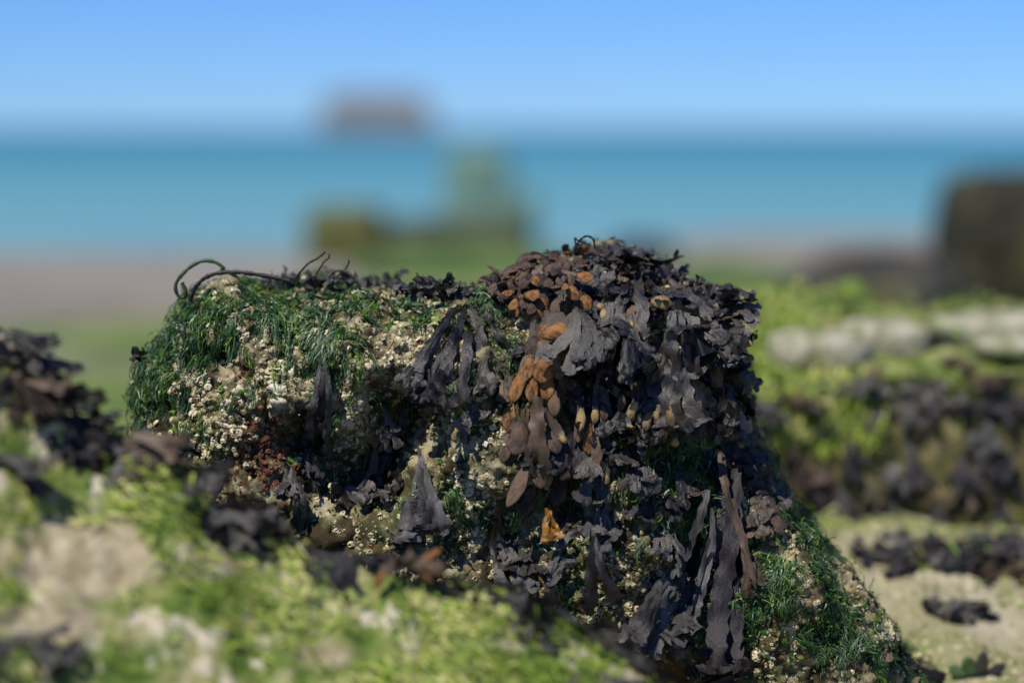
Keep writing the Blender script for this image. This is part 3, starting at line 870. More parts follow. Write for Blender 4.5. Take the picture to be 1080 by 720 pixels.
strap('charcoal wrack spilling over the right edge below the shoulder', [([(785, 455), (796, 480), (806, 500), (812, 520)], 12, 14, 0), ([(790, 460), (806, 478), (822, 500), (828, 530)], 9, 12, .004), ([(780, 460), (788, 490), (796, 515)], 10, 12, .008)], 'wrack', off=.010)
strap('charcoal wrack trailing to a narrow tip at the top of the green flank', [([(815, 492), (824, 512), (832, 535), (834, 552)], 10, 9, 0), ([(806, 510), (814, 530), (818, 545)], 7, 7, 0)], 'wrack', off=.008)
strap('tiny black wrack frill on the sloping right edge of the green flank', [([(872, 582), (880, 590), (888, 600)], 8, 8, 0), ([(900, 612), (907, 616), (913, 620)], 6, 6, 0)], 'wrack_black', off=.004, wave=.8, ends=1)
strap('dark purple wrack tongue lying down the boulder tail at lower right', [([(915, 635), (928, 650), (942, 668), (955, 688)], 14, 20, 0), ([(912, 640), (920, 655), (926, 675)], 10, 10, .003)], 'wrack_brown', off=.006, wave=.6)
strap('ragged black wrack at the very end of the boulder tail', [([(938, 650), (952, 670), (968, 690), (985, 692)], 10, 12, .004), ([(950, 676), (964, 700), (978, 712)], 12, 14, 0)], 'wrack_black', off=.006, wave=.8)
rp(150, 372, (190, 230, 260), 'small black curled wrack sticking out of the left end of the boulder', 22, width=0.010, levels=1, grav=0.0, wave=.6)

# --- rusty clump in the centre
rr_, rp_, ro_ = 'rec_rust', 'rec_purple', 'rec_ochre'
blades('rust-orange wrack blades, the two brightest in the middle of the boulder', [(588, 350, 20, 36, 80, rr_, .018), (596, 371, 22, 28, 95, rr_, .016)], .016, 8)
blades('ochre-brown blades at the left edge of the rusty clump', [(546, 323, 26, 15, 105, rr_), (556, 326, 24, 13, 95, rr_), (572, 326, 32, 18, 95, rr_, .004)], .014)
blades('broad rust-brown blades behind and below the two brightest ones', [(574, 352, 26, 20, 110, rr_), (606, 352, 22, 18, 75, rr_), (580, 372, 26, 22, 100, rr_), (562, 366, 28, 18, 105, rp_), (604, 386, 24, 18, 85, rr_), (577, 408, 28, 20, 95, rr_), (592, 408, 26, 18, 90, rp_)], .012, 8)
blades('rust and purple-brown blades under the shingled tips', [(562, 308, 20, 14, 100, rp_), (578, 306, 22, 14, 90, rr_), (592, 308, 22, 14, 95, rp_), (600, 322, 22, 15, 85, rr_), (588, 326, 24, 16, 95, rp_), (612, 318, 20, 14, 85, rp_)], .016, 6)
blades('small rust-coloured blades under the crest right of the clump', [(612, 303, 18, 19, 80, rr_), (619, 320, 20, 19, 100, rr_), (630, 286, 14, 19, 70, rr_), (607, 335, 26, 9, 95, rr_)], .02)
blades('mottled brown blades hanging at lower left of the rusty clump', [(572, 390, 28, 24, 95, rr_, .006), (588, 388, 24, 20, 80, rp_, .008), (547, 408, 34, 17, 110, rr_), (562, 410, 32, 17, 95, rr_), (600, 400, 26, 18, 80, rp_), (556, 388, 30, 16, 110, rr_)], .014, 8)
blades('oval purple-brown blade with a pale rim hanging below the rusty clump', [(546, 463, 34, 27, 105, rp_)], .02, 10)
blades('purple-brown blade with a yellow wet edge, right of the oval one', [(585, 465, 28, 21, 80, rp_), (594, 462, 12, 9, 60, ro_, .004)], .022, 8)
strap('broad brown forked wrack with swollen tips below the rusty clump', [([(567, 415), (566, 440), (568, 470), (571, 495)], 12, 20, .004), ([(572, 440), (560, 470), (556, 495)], 9, 12, 0), ([(566, 425), (580, 440), (590, 455)], 8, 10, 0)], 'wrack_brown', off=.024, wave=.2, ends=0)
blades('swollen brown wrack tips clustered under the broad forked wrack', [(571, 498, 34, 20, 90, rp_, .008), (590, 513, 42, 26, 100, rp_, .002), (600, 490, 38, 20, 118, rp_, .006), (545, 513, 46, 20, 115, rp_), (556, 528, 34, 16, 105, rp_)], .020, 8)
blades('russet and brown blades between the grey fronds under the shoulder', [(621, 463, 32, 14, 92, rr_), (612, 452, 30, 13, 100, rp_), (628, 478, 26, 14, 85, rp_), (585, 425, 28, 15, 90, rp_), (606, 425, 28, 15, 80, rp_)], .02, 7)
blades('ribbed dark brown blades hanging in the shade left of the broad forked wrack', [(540, 440, 34, 20, 100, rr_), (534, 470, 36, 17, 100, rp_)], .008, 7)
ordn = ['leftmost', 'second', 'third', 'fourth', 'fifth', 'sixth', 'seventh', 'eighth', 'ninth', 'tenth']
pk = [rp_, rp_, rp_, rr_]
for rw, (rn, xs_, ys_) in enumerate((('top', (548, 562, 576, 590, 604, 618, 634), (279, 272, 267, 264, 262, 262, 266)), ('middle', (538, 552, 566, 580, 594, 608, 622), (288, 284, 280, 277, 275, 274, 276)),
                                    ('lower', (532, 546, 560, 574, 588, 602), (302, 299, 297, 295, 292, 290)))):
    for k, (px, py) in enumerate(zip(xs_, ys_)):
        rp(px, py + 10, (55, 80, 110, 140, 95), ordn[k] + ' from left in the ' + rn + ' row of shingled purple-brown tips on the crest', 22, material='wrack_brown', levels=1, width=0.006,
           tips=[rp_] * 4 + [rr_] if rw < 2 else pk, tipk=.9, tiplen=0.016, tipw=0.011, clr=0.008 + .007 * rw, lift=.006 + .010 * rw, out=(.9, .5, .3)[rw], grav=.22, group='shingled wrack tips on the crest')

SMALL = [(404, 438, 'at the upper rim of the dark hollow'), (418, 462, 'inside the dark hollow'), (392, 470, 'at the left wall of the dark hollow'), (380, 505, 'at the floor of the dark hollow'), 
         (548, 560, 'left of the amber frond'), (560, 585, 'low under the amber frond'), (600, 530, 'just right of the amber frond'),
         (645, 535, 'right of the upright looking wrack'), (700, 560, 'left of the long grey straps'), (690, 520, 'above the slanting grey stub'),
         (725, 500, 'where the long grey straps begin'), (320, 485, 'at the foot of the shrivelled wrack'), (305, 500, 'below the rusty stain'), (455, 395, 'under the left tips of the forked lobes'), (535, 395, 'between the forked lobes and the rust blades')]
for k, (px, py, wh) in enumerate(SMALL):
    rp(px, py, (72, 92, 112, 98), 'limp little dark wrack ' + wh, random.uniform(42, 66), width=random.uniform(.006, .0085), levels=2, clr=random.uniform(.008, .016), lift=.006, material=('wrack', 'wrack_black', 'wrack_brown', 'wrack_grey')[k % 4], wave=.2)
for k, (px, py) in enumerate(((626, 264), (638, 264), (650, 267), (662, 270), (674, 275), (645, 273), (632, 272))):
    rp(px, py, (0, 35, 70, 110, 145, 180), ordn[k] + ' of the short dark wracks hugging the crown of the shoulder', 24, width=.0065, levels=2, clr=.003, lift=.002, material=('wrack_black', 'wrack')[k % 2], wave=.3, out=.9, group='short dark wrack hugging the crown')
EDGE = [(782, 425, 'under the round purple tips'), (790, 455, 'just below the shoulder'), (800, 480, 'halfway to the green flank'), (815, 505, 'above the green flank'), (792, 500, 'over the black straps'), (806, 530, 'at the top of the green flank')]
for k, (px, py, wh) in enumerate(EDGE):
    rp(px - 14, py, (55, 70, 88, 78), 'dark wrack draping the right edge ' + wh, random.uniform(50, 72), width=.011, levels=2, clr=.008, lift=.004, material=('wrack', 'wrack_black', 'wrack_brown')[k % 3], grav=.3)

# --- black fronds added under the shoulder, their colour standing in for shade in gaps
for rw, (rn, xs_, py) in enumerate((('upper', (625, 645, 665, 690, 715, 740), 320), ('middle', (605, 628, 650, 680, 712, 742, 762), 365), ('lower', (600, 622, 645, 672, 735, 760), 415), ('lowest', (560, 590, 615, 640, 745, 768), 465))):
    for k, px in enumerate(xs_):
        rp(px, py + random.uniform(-6, 6), (75, 92, 110), ordn[k] + ' from left in the ' + rn + ' row of black wrack added as shade beneath the shoulder', 62, material='wrack_black', levels=2, width=.012, clr=.008, lift=.006, wave=.4,
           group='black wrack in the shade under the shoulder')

# --- right shoulder canopy
CAN = [(640, 283, (70, 95, 115), 70, 'charcoal wrack pouring off the crest just right of the rusty clump'),
       (662, 280, (60, 85, 110), 80, 'charcoal wrack beside the olive bladder near the top of the shoulder'),
       (690, 288, (60, 90, 120), 75, 'broad charcoal wrack spreading on the middle of the right shoulder'),
       (718, 298, (50, 80, 115), 75, 'charcoal wrack with lobed ends on the upper right shoulder'),
       (742, 315, (40, 70, 100), 62, 'charcoal wrack curling over the right shoulder edge'),
       (757, 335, (50, 75, 95), 58, 'charcoal wrack at the outer right shoulder')]
for px, py, an, ln, lb in CAN:
    rp(px, py, an, lb, ln * 1.15, width=0.013, levels=2, clr=0.020, lift=.016, out=0.5, wave=.2, fork=1.1)
strap('long-stemmed wrack fanning out to ochre tips in the middle of the right shoulder', [([(706, 325), (704, 355), (698, 385), (690, 415)], 6, 20, .004), ([(706, 325), (706, 360), (706, 395), (704, 425)], 6, 22, .01), ([(706, 330), (708, 365), (716, 395), (722, 425)], 5, 20, .006), ([(704, 340), (696, 370), (684, 400), (674, 420)], 4, 12, .002)], 'wrack', off=.03, wave=.35, ends=2)
strap('thin-stemmed wrack hanging right of the ochre-tipped fan', [([(716, 325), (718, 350), (722, 380), (732, 405)], 6, 9, 0), ([(720, 360), (726, 385), (738, 410)], 5, 12, .004)], 'wrack_grey', off=.034, wave=.3)
blades('ochre and yellow swollen tips ending the fan in the middle of the shoulder', [(668, 433, 20, 12, 110, ro_), (683, 444, 22, 12, 100, ro_, .004), (693, 439, 18, 10, 95, ro_), (709, 437, 26, 14, 92, ro_, .008), (700, 452, 24, 12, 95, rp_, .006), (663, 452, 12, 10, 90, ro_), (724, 449, 20, 11, 85, ro_, .004),
       (739, 454, 17, 13, 80, ro_), (712, 466, 11, 10, 90, ro_, .004), (690, 458, 24, 14, 100, rp_), (672, 410, 30, 15, 95, rp_)], .034, 6)
blades('smooth oval buff pod lying level right of the ochre-tipped fan', [(744, 424, 23, 11, 8, ro_), (762, 432, 14, 10, 60, ro_)], .034, 5)
blades('pale yellow tips dangling between the charcoal fronds left of the fan', [(628, 437, 20, 10, 95, ro_), (637, 434, 20, 9, 80, rp_, .003), (663, 390, 9, 8, 90, ro_), (666, 343, 12, 8, 90, ro_), (633, 323, 9, 9, 20, ro_), (636, 331, 12, 8, 100, ro_), (655, 425, 18, 10, 100, rp_), (612, 443, 24, 11, 95, ro_)], .034, 5)
blades('buff bean-shaped tips poking out of the right edge of the shoulder', [(787, 361, 17, 11, 12, ro_), (790, 377, 12, 9, 15, ro_), (780, 411, 12, 10, 20, ro_)], .006, 5)
blades('round purple tips at the right edge below the bean-shaped ones', [(787, 424, 17, 14, 50, rp_), (772, 450, 24, 15, 40, rp_), (770, 425, 12, 8, 10, ro_)], .01, 5)
blades('large reddish purple tip among the black straps at the right edge', [(780, 484, 30, 22, 60, rp_, 0)], .018, 8)
blades('yellow tips hanging in the shade under the fan', [(664, 455, 10, 9, 90, ro_), (640, 505, 12, 7, 100, ro_), (655, 512, 14, 8, 90, rp_)], .024, 4)
for lb_, pp_ in (('grey wrack frond falling over the top middle of the right shoulder', [([(668, 285), (672, 305), (676, 325), (672, 345)], 8, 16, 0), ([(668, 285), (684, 300), (696, 312), (706, 318)], 7, 14, 0), ([(664, 285), (656, 305), (648, 325), (640, 345)], 5, 9, 0)]),
                 ('grey wrack frond sweeping left over the dark notch beside the rusty blades', [([(660, 310), (650, 335), (642, 360), (637, 385)], 5, 8, .006), ([(650, 330), (645, 360), (640, 390), (634, 412)], 4, 9, .01), ([(648, 345), (636, 375), (630, 400), (626, 420)], 4, 8, .004)]),
                 ('grey wrack frond sweeping right along the upper edge of the shoulder', [([(700, 300), (722, 310), (740, 324), (750, 345)], 8, 14, 0), ([(705, 302), (720, 318), (728, 334), (730, 350)], 7, 13, .004)]),
                 ('grey wrack frond hanging down the outer side of the shoulder', [([(742, 330), (756, 350), (766, 372), (770, 395)], 8, 14, .004), ([(740, 335), (748, 360), (752, 385), (754, 408)], 7, 13, .006), ([(752, 345), (768, 360), (778, 378)], 6, 9, 0)])):
    strap(lb_, pp_, 'wrack', off=.030, ends=3, endlen=.026, wave=.18)
rp(620, 345, (95, 86), 'charcoal wrack with pale lobes hanging right of the rusty blades', 95, width=0.013, levels=3, clr=0.034, lift=.026, out=.4)
rp(640, 330, (98, 84, 106), 'charcoal wrack hanging in the notch right of the rusty clump', 90, width=0.012, levels=3, clr=0.038, lift=.028, out=.4)
rp(668, 352, (100, 84), 'charcoal wrack hanging in the shade left of the ochre-tipped fan', 75, width=0.012, levels=3, clr=0.032, lift=.022)
rp(645, 440, (95, 108, 80), 'charcoal wrack with ruffled lobes below the shoulder shade', 80, width=0.013, levels=3, clr=0.028, lift=.02, wave=.4)
rp(665, 460, (92, 104), 'charcoal wrack hanging under the yellow tips of the shoulder', 75, width=0.012, levels=2, clr=0.026, lift=.02)
rp(745, 375, (95, 75, 115), 'dusty charcoal wrack above the smooth oval pod on the right shoulder', 60, width=0.012, levels=3, clr=.03, lift=.022)
rp(755, 410, (90, 105), 'charcoal wrack hanging above the long black straps', 62, width=0.013, levels=2, clr=.026, lift=.016)
rp(768, 380, (80, 95, 60), 'charcoal wrack under the bean-shaped tips at the right edge', 50, width=0.012, levels=2, clr=.014, lift=.01)
rp(700, 500, (95,), 'short charcoal wrack over the dull green sheet of algae', 40, width=.011, levels=1, clr=.02, lift=.014)
rp(628, 490, (95, 80), 'charcoal wrack just below the russet blade', 55, width=.013, levels=2, clr=.024, lift=.018)
rp(660, 495, (100, 85), 'charcoal wrack with wavy edge left of the green algae sheet', 60, width=.013, levels=2, clr=.022, lift=.016)
for rw, (rn, xs_) in enumerate((('top', (632, 650, 668, 686, 704, 722, 738)), ('middle', (640, 662, 682, 702, 720, 736, 750)), ('lower', (650, 672, 730, 744, 757)))):
    for k, px in enumerate(xs_):
        py = 284 + max(0, (px - 660)) * 0.30 + (4, 24, 46)[rw]
        a_ = 90 - (px - 680) * 0.3
        rp(px + random.uniform(-4, 4), py, (a_ - 38, a_, a_ + 30), ordn[k] + ' from left in the ' + rn + ' row of charcoal wrack covering the right shoulder', random.uniform(46, 66), width=random.uniform(.010, .013), levels=2,
           clr=.008 + .006 * rw, lift=.004 + .006 * rw, out=.5, wave=.18, material=('wrack', 'wrack_black', 'wrack', 'wrack_brown')[(k + rw) % 4], group='charcoal wrack covering the right shoulder')

# --- crest frill
names = ['at the left start of the crest beside the looped stem', 'second along the crest from the looped stem', 'on the crest with thin wisps rising from it', 'on the crest just right of the thin wisps',
         'in the low part of the crest', 'on the crest left of the two upright nubs', 'with two upright nubs on the crest', 'on the crest right of the two upright nubs', 'on the crest above the flat forked lobes',
         'on the crest with a single raised knob', 'at the foot of the step up to the rusty clump']
for k, px in enumerate((296, 318, 338, 358, 382, 408, 440, 464, 486, 508, 530)):
    l, n = hit(SB, px, 312)
    if l is None: l, n, _, _ = SB.find_nearest(at(px, 305, Y0 - .08))
    ds_ = [Vector((math.cos(a) * 0.9, random.uniform(-.6, .2), 0.25 + abs(math.sin(a)) * .5)) for a in [random.uniform(0, 6.28) for _ in range(7)]]
    plant(SB, l + Vector((0, 0.01, 0.006)), Vector((0, -.4, 1)).normalized(), ds_, 'curly black-grey wrack ' + names[k], length=0.030 if k not in (6, 9) else .040, width=0.008, levels=2, wave=.7, clr=.004, curl=.35, grav=.02, lab=None)
for k, px in enumerate((560, 590, 620, 650, 676, 700, 722, 744, 762, 776)):
    py = np.interp(px, [537, 600, 640, 690, 735, 762, 778], [300, 283, 283, 293, 314, 336, 370])
    l, n, _, _ = SB.find_nearest(at(px, py, Y0 - .06))
    ds_ = [Vector((random.uniform(-1, 1) + (0.6 if px > 730 else 0), random.uniform(-.7, .5), random.uniform(.3, 1.1))) for _ in range(9)]
    plant(SB, l, n, ds_, ordn[k] + ' from left of the bristly black wracks fringing the right shoulder skyline', length=0.026, width=0.0042, levels=2, wave=.4, clr=.003, curl=.2, grav=.0, material=random.choice(['wrack', 'wrack_black']), group='bristly wrack on the shoulder skyline')

for k, (px, dy) in enumerate(((585, .0), (602, .05), (620, .0), (636, .05), (652, .0), (668, .05), (604, .12), (632, .12), (618, .02), (645, .03))):
    l, n, i_, dd_ = SB.ray_cast(Vector((at(px, 280, Y0).x, Y0 - .06 + dy, 1)), Vector((0, 0, -1)))
    if l is None: continue
    plant(SB, l, Vector((0, -.2, 1)).normalized(), [Vector((random.uniform(-1, 1), random.uniform(-1.2, .6), random.uniform(-.1, .25))) for _ in range(10)], ordn[k] + ' of the dark wracks matted over the very top of the boulder',
          length=.040, width=.008, levels=2, wave=.3, clr=.003, curl=.10, grav=.24, material=('wrack_black', 'wrack_brown', 'wrack')[k % 3], group='dark wrack matted on the top of the boulder')

# amber frond
strap('small wet amber-orange frond glowing below the purple-brown tips', [([(576, 530), (579, 542), (582, 556)], 5, 12, 0), ([(578, 535), (575, 548), (577, 560)], 4, 9, .003), ([(579, 540), (586, 550), (588, 558)], 3, 6, .002)], 'amber', off=.03, th=.0012, wave=.5, ends=2, endlen=.007, name='amber_frond')

# olive bladder
def lone_bladder(px, py, Yd, ln, wd, kind, label):
    l, n, _, _ = SB.find_nearest(at(px, py, Yd))
    o = add_receptacle(None, Vector((0, 0, 0)), l + Vector((0, -.022, .012)), Vector((1, -.2, -.15)), Vector((0, -1, .3)).normalized(), ln, wd, kind)
    o.name = 'air_bladder'
    return tag(o, label, 'seaweed')
lone_bladder(672, 288, 2.3, 0.020, 0.016, 'rec_ochre', 'round olive-ochre air bladder near the top of the right shoulder')

# thin stems: tubes
def tube(name, P, r, material, label, cat, parent=None, taper=1.0, close=None):
    P = resample(P, 40)
    Pn = [Vector(p) for p in P]
    V_, F_ = [], []
    k = 7
    up = Vector((0, -1, 0.01))
    for i, p in enumerate(Pn):
        t = (Pn[min(i + 1, len(Pn) - 1)] - Pn[max(i - 1, 0)]).normalized()
        a1 = t.cross(up).normalized(); a2 = t.cross(a1)
        rr = r * (1 + (taper - 1) * i / len(Pn)) * (1 + 0.16 * math.sin(i * 1.3) + .14 * math.sin(i * 2.9 + 1))
        for j in range(k):
            a = 2 * math.pi * j / k
            V_.append((p + a1 * math.cos(a) * rr + a2 * math.sin(a) * rr)[:])
    for i in range(len(Pn) - 1):
        for j in range(k):
            a, b_ = i * k + j, i * k + (j + 1) % k
            F_.append((a, b_, b_ + k, a + k))
    o = link(name, mesh_np(name, V_, F_, material))
    return tag(o, label, cat)
YS = 2.40
M['stem'] = mat('green_stem', [(0.35, (0.012, 0.03, 0.010)), (0.6, (0.05, 0.09, 0.03))], scale=60, rough=0.4, bump=0.3, bscale=200)
def stem(pxs, r, material, label, taper=.5, Yv=None):
    pp = [at(a[0], a[1], (Yv or YS) - (a[2] if len(a) > 2 else 0)) for a in pxs]
    return tube('seaweed_string', [Vector(q) for q in spline([p[:] for p in pp])], r, material, label, 'seaweed')
stem([(262, 300), (243, 288), (232, 284), (236, 283), (228, 277), (216, 275), (203, 280), (190, 292), (185, 302), (188, 312), (194, 314), (196, 306), (192, 298)], .0019, M['stem'], 'looped dark green stem arching off the left end of the crest')
stem([(200, 318), (206, 303), (216, 293), (230, 288), (250, 287), (275, 290), (305, 296)], .0022, M['wrack'], 'dark stem curving along the crest under the green loop')
stem([(308, 299), (314, 290), (325, 278), (334, 273), (343, 266)], .0011, M['wrack_black'], 'longest thin black wisp rising slanting from the left crest')
stem([(330, 296), (336, 285), (342, 276), (347, 272), (347, 268)], .0009, M['wrack_black'], 'short thin black wisp right of the longest wisp')
stem([(348, 300), (356, 291), (364, 284), (368, 277), (367, 274)], .0009, M['wrack_black'], 'thin black wisp farthest right of the three on the left crest')
stem([(346, 292), (353, 286), (363, 286), (372, 292), (378, 300)], .0014, M['wrack'], 'low arched dark stem on the crest beside the wisps')
stem([(604, 268), (609, 257), (614, 251), (620, 249), (626, 253), (627, 263)], .0011, M['wrack_black'], 'thin black stem looping above the rusty clump at the highest point')
stem([(604, 268), (607, 258), (606, 251), (610, 254), (616, 256)], .0009, M['wrack_black'], 'broken black stem end beside the loop at the highest point')

# shells and lumps set in the crust
def lump_mesh(name, material, seed, sq=(1, .6, .8), rough_=.18, res=(14, 9), p=2.0):
    V_, F_ = ball((0, 0, 0), sq, res, p)
    V_ = np.array(V_); d = fbm(V_ * 1.7 + seed * 9.1, 3, seed)
    V_ = V_ * (1 + rough_ * 2 * d)[:, None]
    return mesh_np(name, V_, F_, material)
SH = [(243, 400, 11, 'white shell lump at the upper left of the bleached shells on the left face', 'shell'), (252, 412, 9, 'pale shell lump just below the upper left one', 'shell'),
      (238, 425, 8, 'rounded white shell lump over the rusty stain', 'shell'), (268, 427, 8, 'small round white shell right of the long pale ledge shell', 'shell'),
      (236, 448, 13, 'long cream shell ledge above the rusty stain', 'shell'), (292, 410, 11, 'upper of two white shells at the right of the bleached shells', 'shell'),
      (294, 424, 10, 'lower of two white shells at the right of the bleached shells', 'shell'), (215, 312, 8, 'white lump in the green algae near the looped stem', 'shell'),
      (168, 372, 7, 'small white lump in the algae at the left end of the boulder', 'shell'), (193, 345, 10, 'pale oblong lump on the left slope of the boulder', 'shell'),
      (672, 568, 9, 'bright white shell chip on the pale crust low in the middle right', 'shell'), (328, 323, 7, 'whitish lump among green algae under the crest', 'shell'), (640, 618, 9, 'cream pebble-like lump at the foot near the grey bundle', 'shell'), (352, 510, 6, 'tiny bluish-white shell at the dark foot on the left', 'shell')]
for k, (px, py, r, lb, mt) in enumerate(SH):
    l, n = hit(RB, px, py)
    if l is None: continue
    me = lump_mesh('shell' if mt == 'shell' else 'rust_patch', M[mt], k, (1, .5, .62), .55)
    o = link(me.name.split('.')[0], me, loc=l)
    s = r * PXM * .8
    o.scale = (s, s, s)
    if px == 236: o.scale = (s * 1.2, s * .8, s * .5)
    o.rotation_euler = (random.uniform(-.4, .4), random.uniform(-.6, .6), random.uniform(-.5, .5))
    if mt == 'rust':
        o.name = 'rust_patch'
        o.parent = rock; o.matrix_parent_inverse = Matrix.Translation(-rock.location)
    else:
        tag(o, lb, 'shell')

# ------------------------------------------------------------------ foreground slope
RIDGE = [(-160, 260), (-80, 280), (0, 328), (55, 385), (130, 435), (200, 470), (280, 535), (400, 580), (520, 612), (620, 655), (700, 705), (780, 748), (900, 800)]
rx = [at(px, py, 2.02).x for px, py in RIDGE]; rz = [at(px, py + 8, 2.02).z for px, py in RIDGE]
xs = np.linspace(-1.1, 0.42, 350); ysf = np.linspace(0.75, 2.26, 360)
X, Y = np.meshgrid(xs, ysf)
crest = np.interp(X, [-1.1] + rx, [rz[0] - .05] + rz)
d = Y - 2.02
Zf = crest + np.where(d < 0, 1.15 * d, -2.4 * d - 3 * d * d)
Pn = np.stack([X.ravel(), Y.ravel(), 0 * X.ravel()], 1)
bp_ = (0.022 * fbm(Pn * 5, 3, 91) + 0.016 * fbm(Pn * 17, 3, 92) + 0.012 * fbm(Pn * 50, 3, 93)).reshape(X.shape)
Zf = np.maximum(Zf - 0.012, -0.06) + bp_
edgef = smooth(0.42, 0.26, X) * smooth(.75, 1.0, Y)
Zf = Zf * edgef - .08 * (1 - edgef)
fme = grid_mesh('foreground_rock', X, Y, Zf, M['front_rock'])
def sand_mask(me, blobs, wob):
    co, _ = read_np(me)
    v = zone_weight(co, blobs)
    v = smooth(.46, .80, v + wob * fbm(co * 14, 4, 71))
    c = np.ones((len(co), 4), dtype=np.float32); c[:, 0] = v; c[:, 1] = v; c[:, 2] = v
    a_ = me.color_attributes.new('bare', 'FLOAT_COLOR', 'POINT'); a_.data.foreach_set('color', c.ravel())
sand_mask(fme, [(70, 585, 130, 48, 1), (30, 655, 80, 34, .9), (230, 590, 100, 30, .7), (340, 690, 90, 22, .7), (700, 715, 60, 20, .9), (540, 680, 70, 16, .6)], .55)
def bare_mix(m, lo, hi):
    """bare sandy limestone where the algae is worn away"""
    T = m.node_tree; N, L = T.nodes, T.links; b = N['Principled BSDF']
    src = b.inputs['Base Color'].links[0].from_socket
    at_ = N.new('ShaderNodeAttribute'); at_.attribute_name = 'bare'
    n = N.new('ShaderNodeTexNoise'); n.inputs['Scale'].default_value = 55; n.inputs['Detail'].default_value = 7
    tc = N.new('ShaderNodeTexCoord'); L.new(tc.outputs['Object'], n.inputs['Vector'])
    r = N.new('ShaderNodeValToRGB'); r.color_ramp.elements[0].position = .38; r.color_ramp.elements[0].color = (*lo, 1)
    r.color_ramp.elements[1].position = .62; r.color_ramp.elements[1].color = (*hi, 1); L.new(n.outputs['Fac'], r.inputs[0])
    mx = N.new('ShaderNodeMix'); mx.data_type = 'RGBA'
    L.new(at_.outputs['Fac'], mx.inputs[0]); L.new(src, mx.inputs[6]); L.new(r.outputs[0], mx.inputs[7]); L.new(mx.outputs[2], b.inputs['Base Color'])
bare_mix(M['front_rock'], (0.34, 0.27, 0.15), (0.60, 0.51, 0.34))
fr = link('foreground_rock', fme)
tag(fr, 'blurred near rock slope covered in yellow-green algae, falling from left to lower right', 'rock')
FB = bvh_of(fme)
fco, fno = read_np(fme)
vis = (fco[:, 1] > 1.3) & (fco[:, 1] < 2.2) & (fco[:, 2] > 0.02)
sand_ = zone_weight(fco, [(70, 585, 120, 42, 1), (30, 655, 70, 30, .9), (230, 590, 90, 26, .6), (340, 690, 90, 22, .6), (700, 715, 60, 20, .8), (540, 680, 70, 16, .5)])
wf = vis * (1 - .93 * sand_) * (0.03 + smooth(-.10, .12, fbm(fco * 9, 3, 15)))
strands('green_turf', FB, roots_from(fco, fno, wf, 8500), 0.013, M['algae_front'], 'short yellow-green algae turf over the blurred near slope', per=7, spread=.006, width=.0010, steps=3, lift=.003, down=Vector((.9, -.1, -.4)), wild=.4)

def fp(px, py, angs, label, ln=0.08, mat_='wrack', **kw):
    l, n = hit(FB, px, py)
    if l is None: l, n, _, _ = FB.find_nearest(at(px, py, 2.02))
    ds_ = [Vector((math.cos(R(a)), random.uniform(-.35, .1), -abs(math.sin(R(a))) * .35 - .12)) for a in angs]
    pr = dict(width=.0085, levels=2, wave=.3, clr=.002, curl=.16, grav=.05, ds=.008)
    pr.update(kw)
    return plant(FB, l + n * .002, n, ds_, label, material=mat_, length=ln, **pr)
FW = [(12, 345, 'topmost dark wrack of the near slope at the left edge of the picture'), (38, 372, 'dark wrack just below the topmost one at left'), (15, 395, 'black wrack in the shade under the topmost one'),
      (70, 398, 'dark wrack on the ridge of the near slope at far left'), (60, 425, 'brownish wrack below the far left ridge'), (100, 410, 'dark wrack on the ridge left of the boulder'),
      (135, 425, 'charcoal wrack bunch at the left foot of the boulder'), (170, 435, 'charcoal wrack with brown edges where slope and boulder meet'), (130, 448, 'brown-edged wrack under the bunch at the boulder foot'),
      (205, 470, 'wrack on the ridge under the boulder left end'), (240, 505, 'dark wrack on the ridge under the rusty stain'), (280, 530, 'broad charcoal wrack lying along the ridge'),
      (240, 545, 'charcoal wrack strip lower on the green slope'), (325, 552, 'charcoal wrack along the ridge below the hollow'), (370, 568, 'charcoal wrack on the ridge left of the rust-brown blob'),
      (10, 488, 'dark wrack patch at the left edge halfway down'), (475, 590, 'dark wrack on the ridge right of the rust-brown blob'), (520, 600, 'charcoal wrack on the ridge under the amber frond'),
      (560, 610, 'dark wrack bunch on the ridge, biggest of the lower ones'), (575, 635, 'charcoal wrack hanging below the biggest lower bunch'), (610, 632, 'brownish wrack on the ridge under the upright wrack'), (650, 668, 'dark wrack near the lower end of the ridge'),
      (690, 695, 'dark wrack at the lower end of the ridge'), (15, 675, 'dark wrack patch near the bottom left corner'), (60, 690, 'thin dark wrack by the bottom left corner'), (640, 716, 'black wrack at the bottom edge left of the boulder foot')]
for k, (px, py, lb) in enumerate(FW):
    small = px in (40, 350, 60, 475)
    fp(px, py, [random.uniform(-20, 60) for _ in range(2)] + [random.uniform(120, 220) for _ in range(2)] + [random.uniform(20, 160)] * 2 + [random.uniform(0, 360) for _ in range(2 if py > 450 else 5)], lb, ln=.03 if small else (.070 if py < 450 else .062),
       mat_=['wrack', 'wrack_grey', 'wrack_black', 'wrack'][k % 4] if py > 440 else ['wrack', 'wrack_black', 'wrack_brown', 'wrack'][k % 4])
l, n = hit(FB, 428, 588)
if l is None: l, n, _, _ = FB.find_nearest(at(428, 588, 2.02))
plant(FB, l + n * .012, n, [Vector((1, -.2, .1)), Vector((-1, -.3, .1)), Vector((.2, -.5, .3)), Vector((.5, 0, .3))], 'rust-brown wrack blob on the near ridge below the inverted-V plant', material='wrack_brown', length=.02, width=.012, levels=1, tips=['rec_rust', 'rec_purple'], tipk=1, tiplen=.022, tipw=.012, grav=.2, fork=1.5)

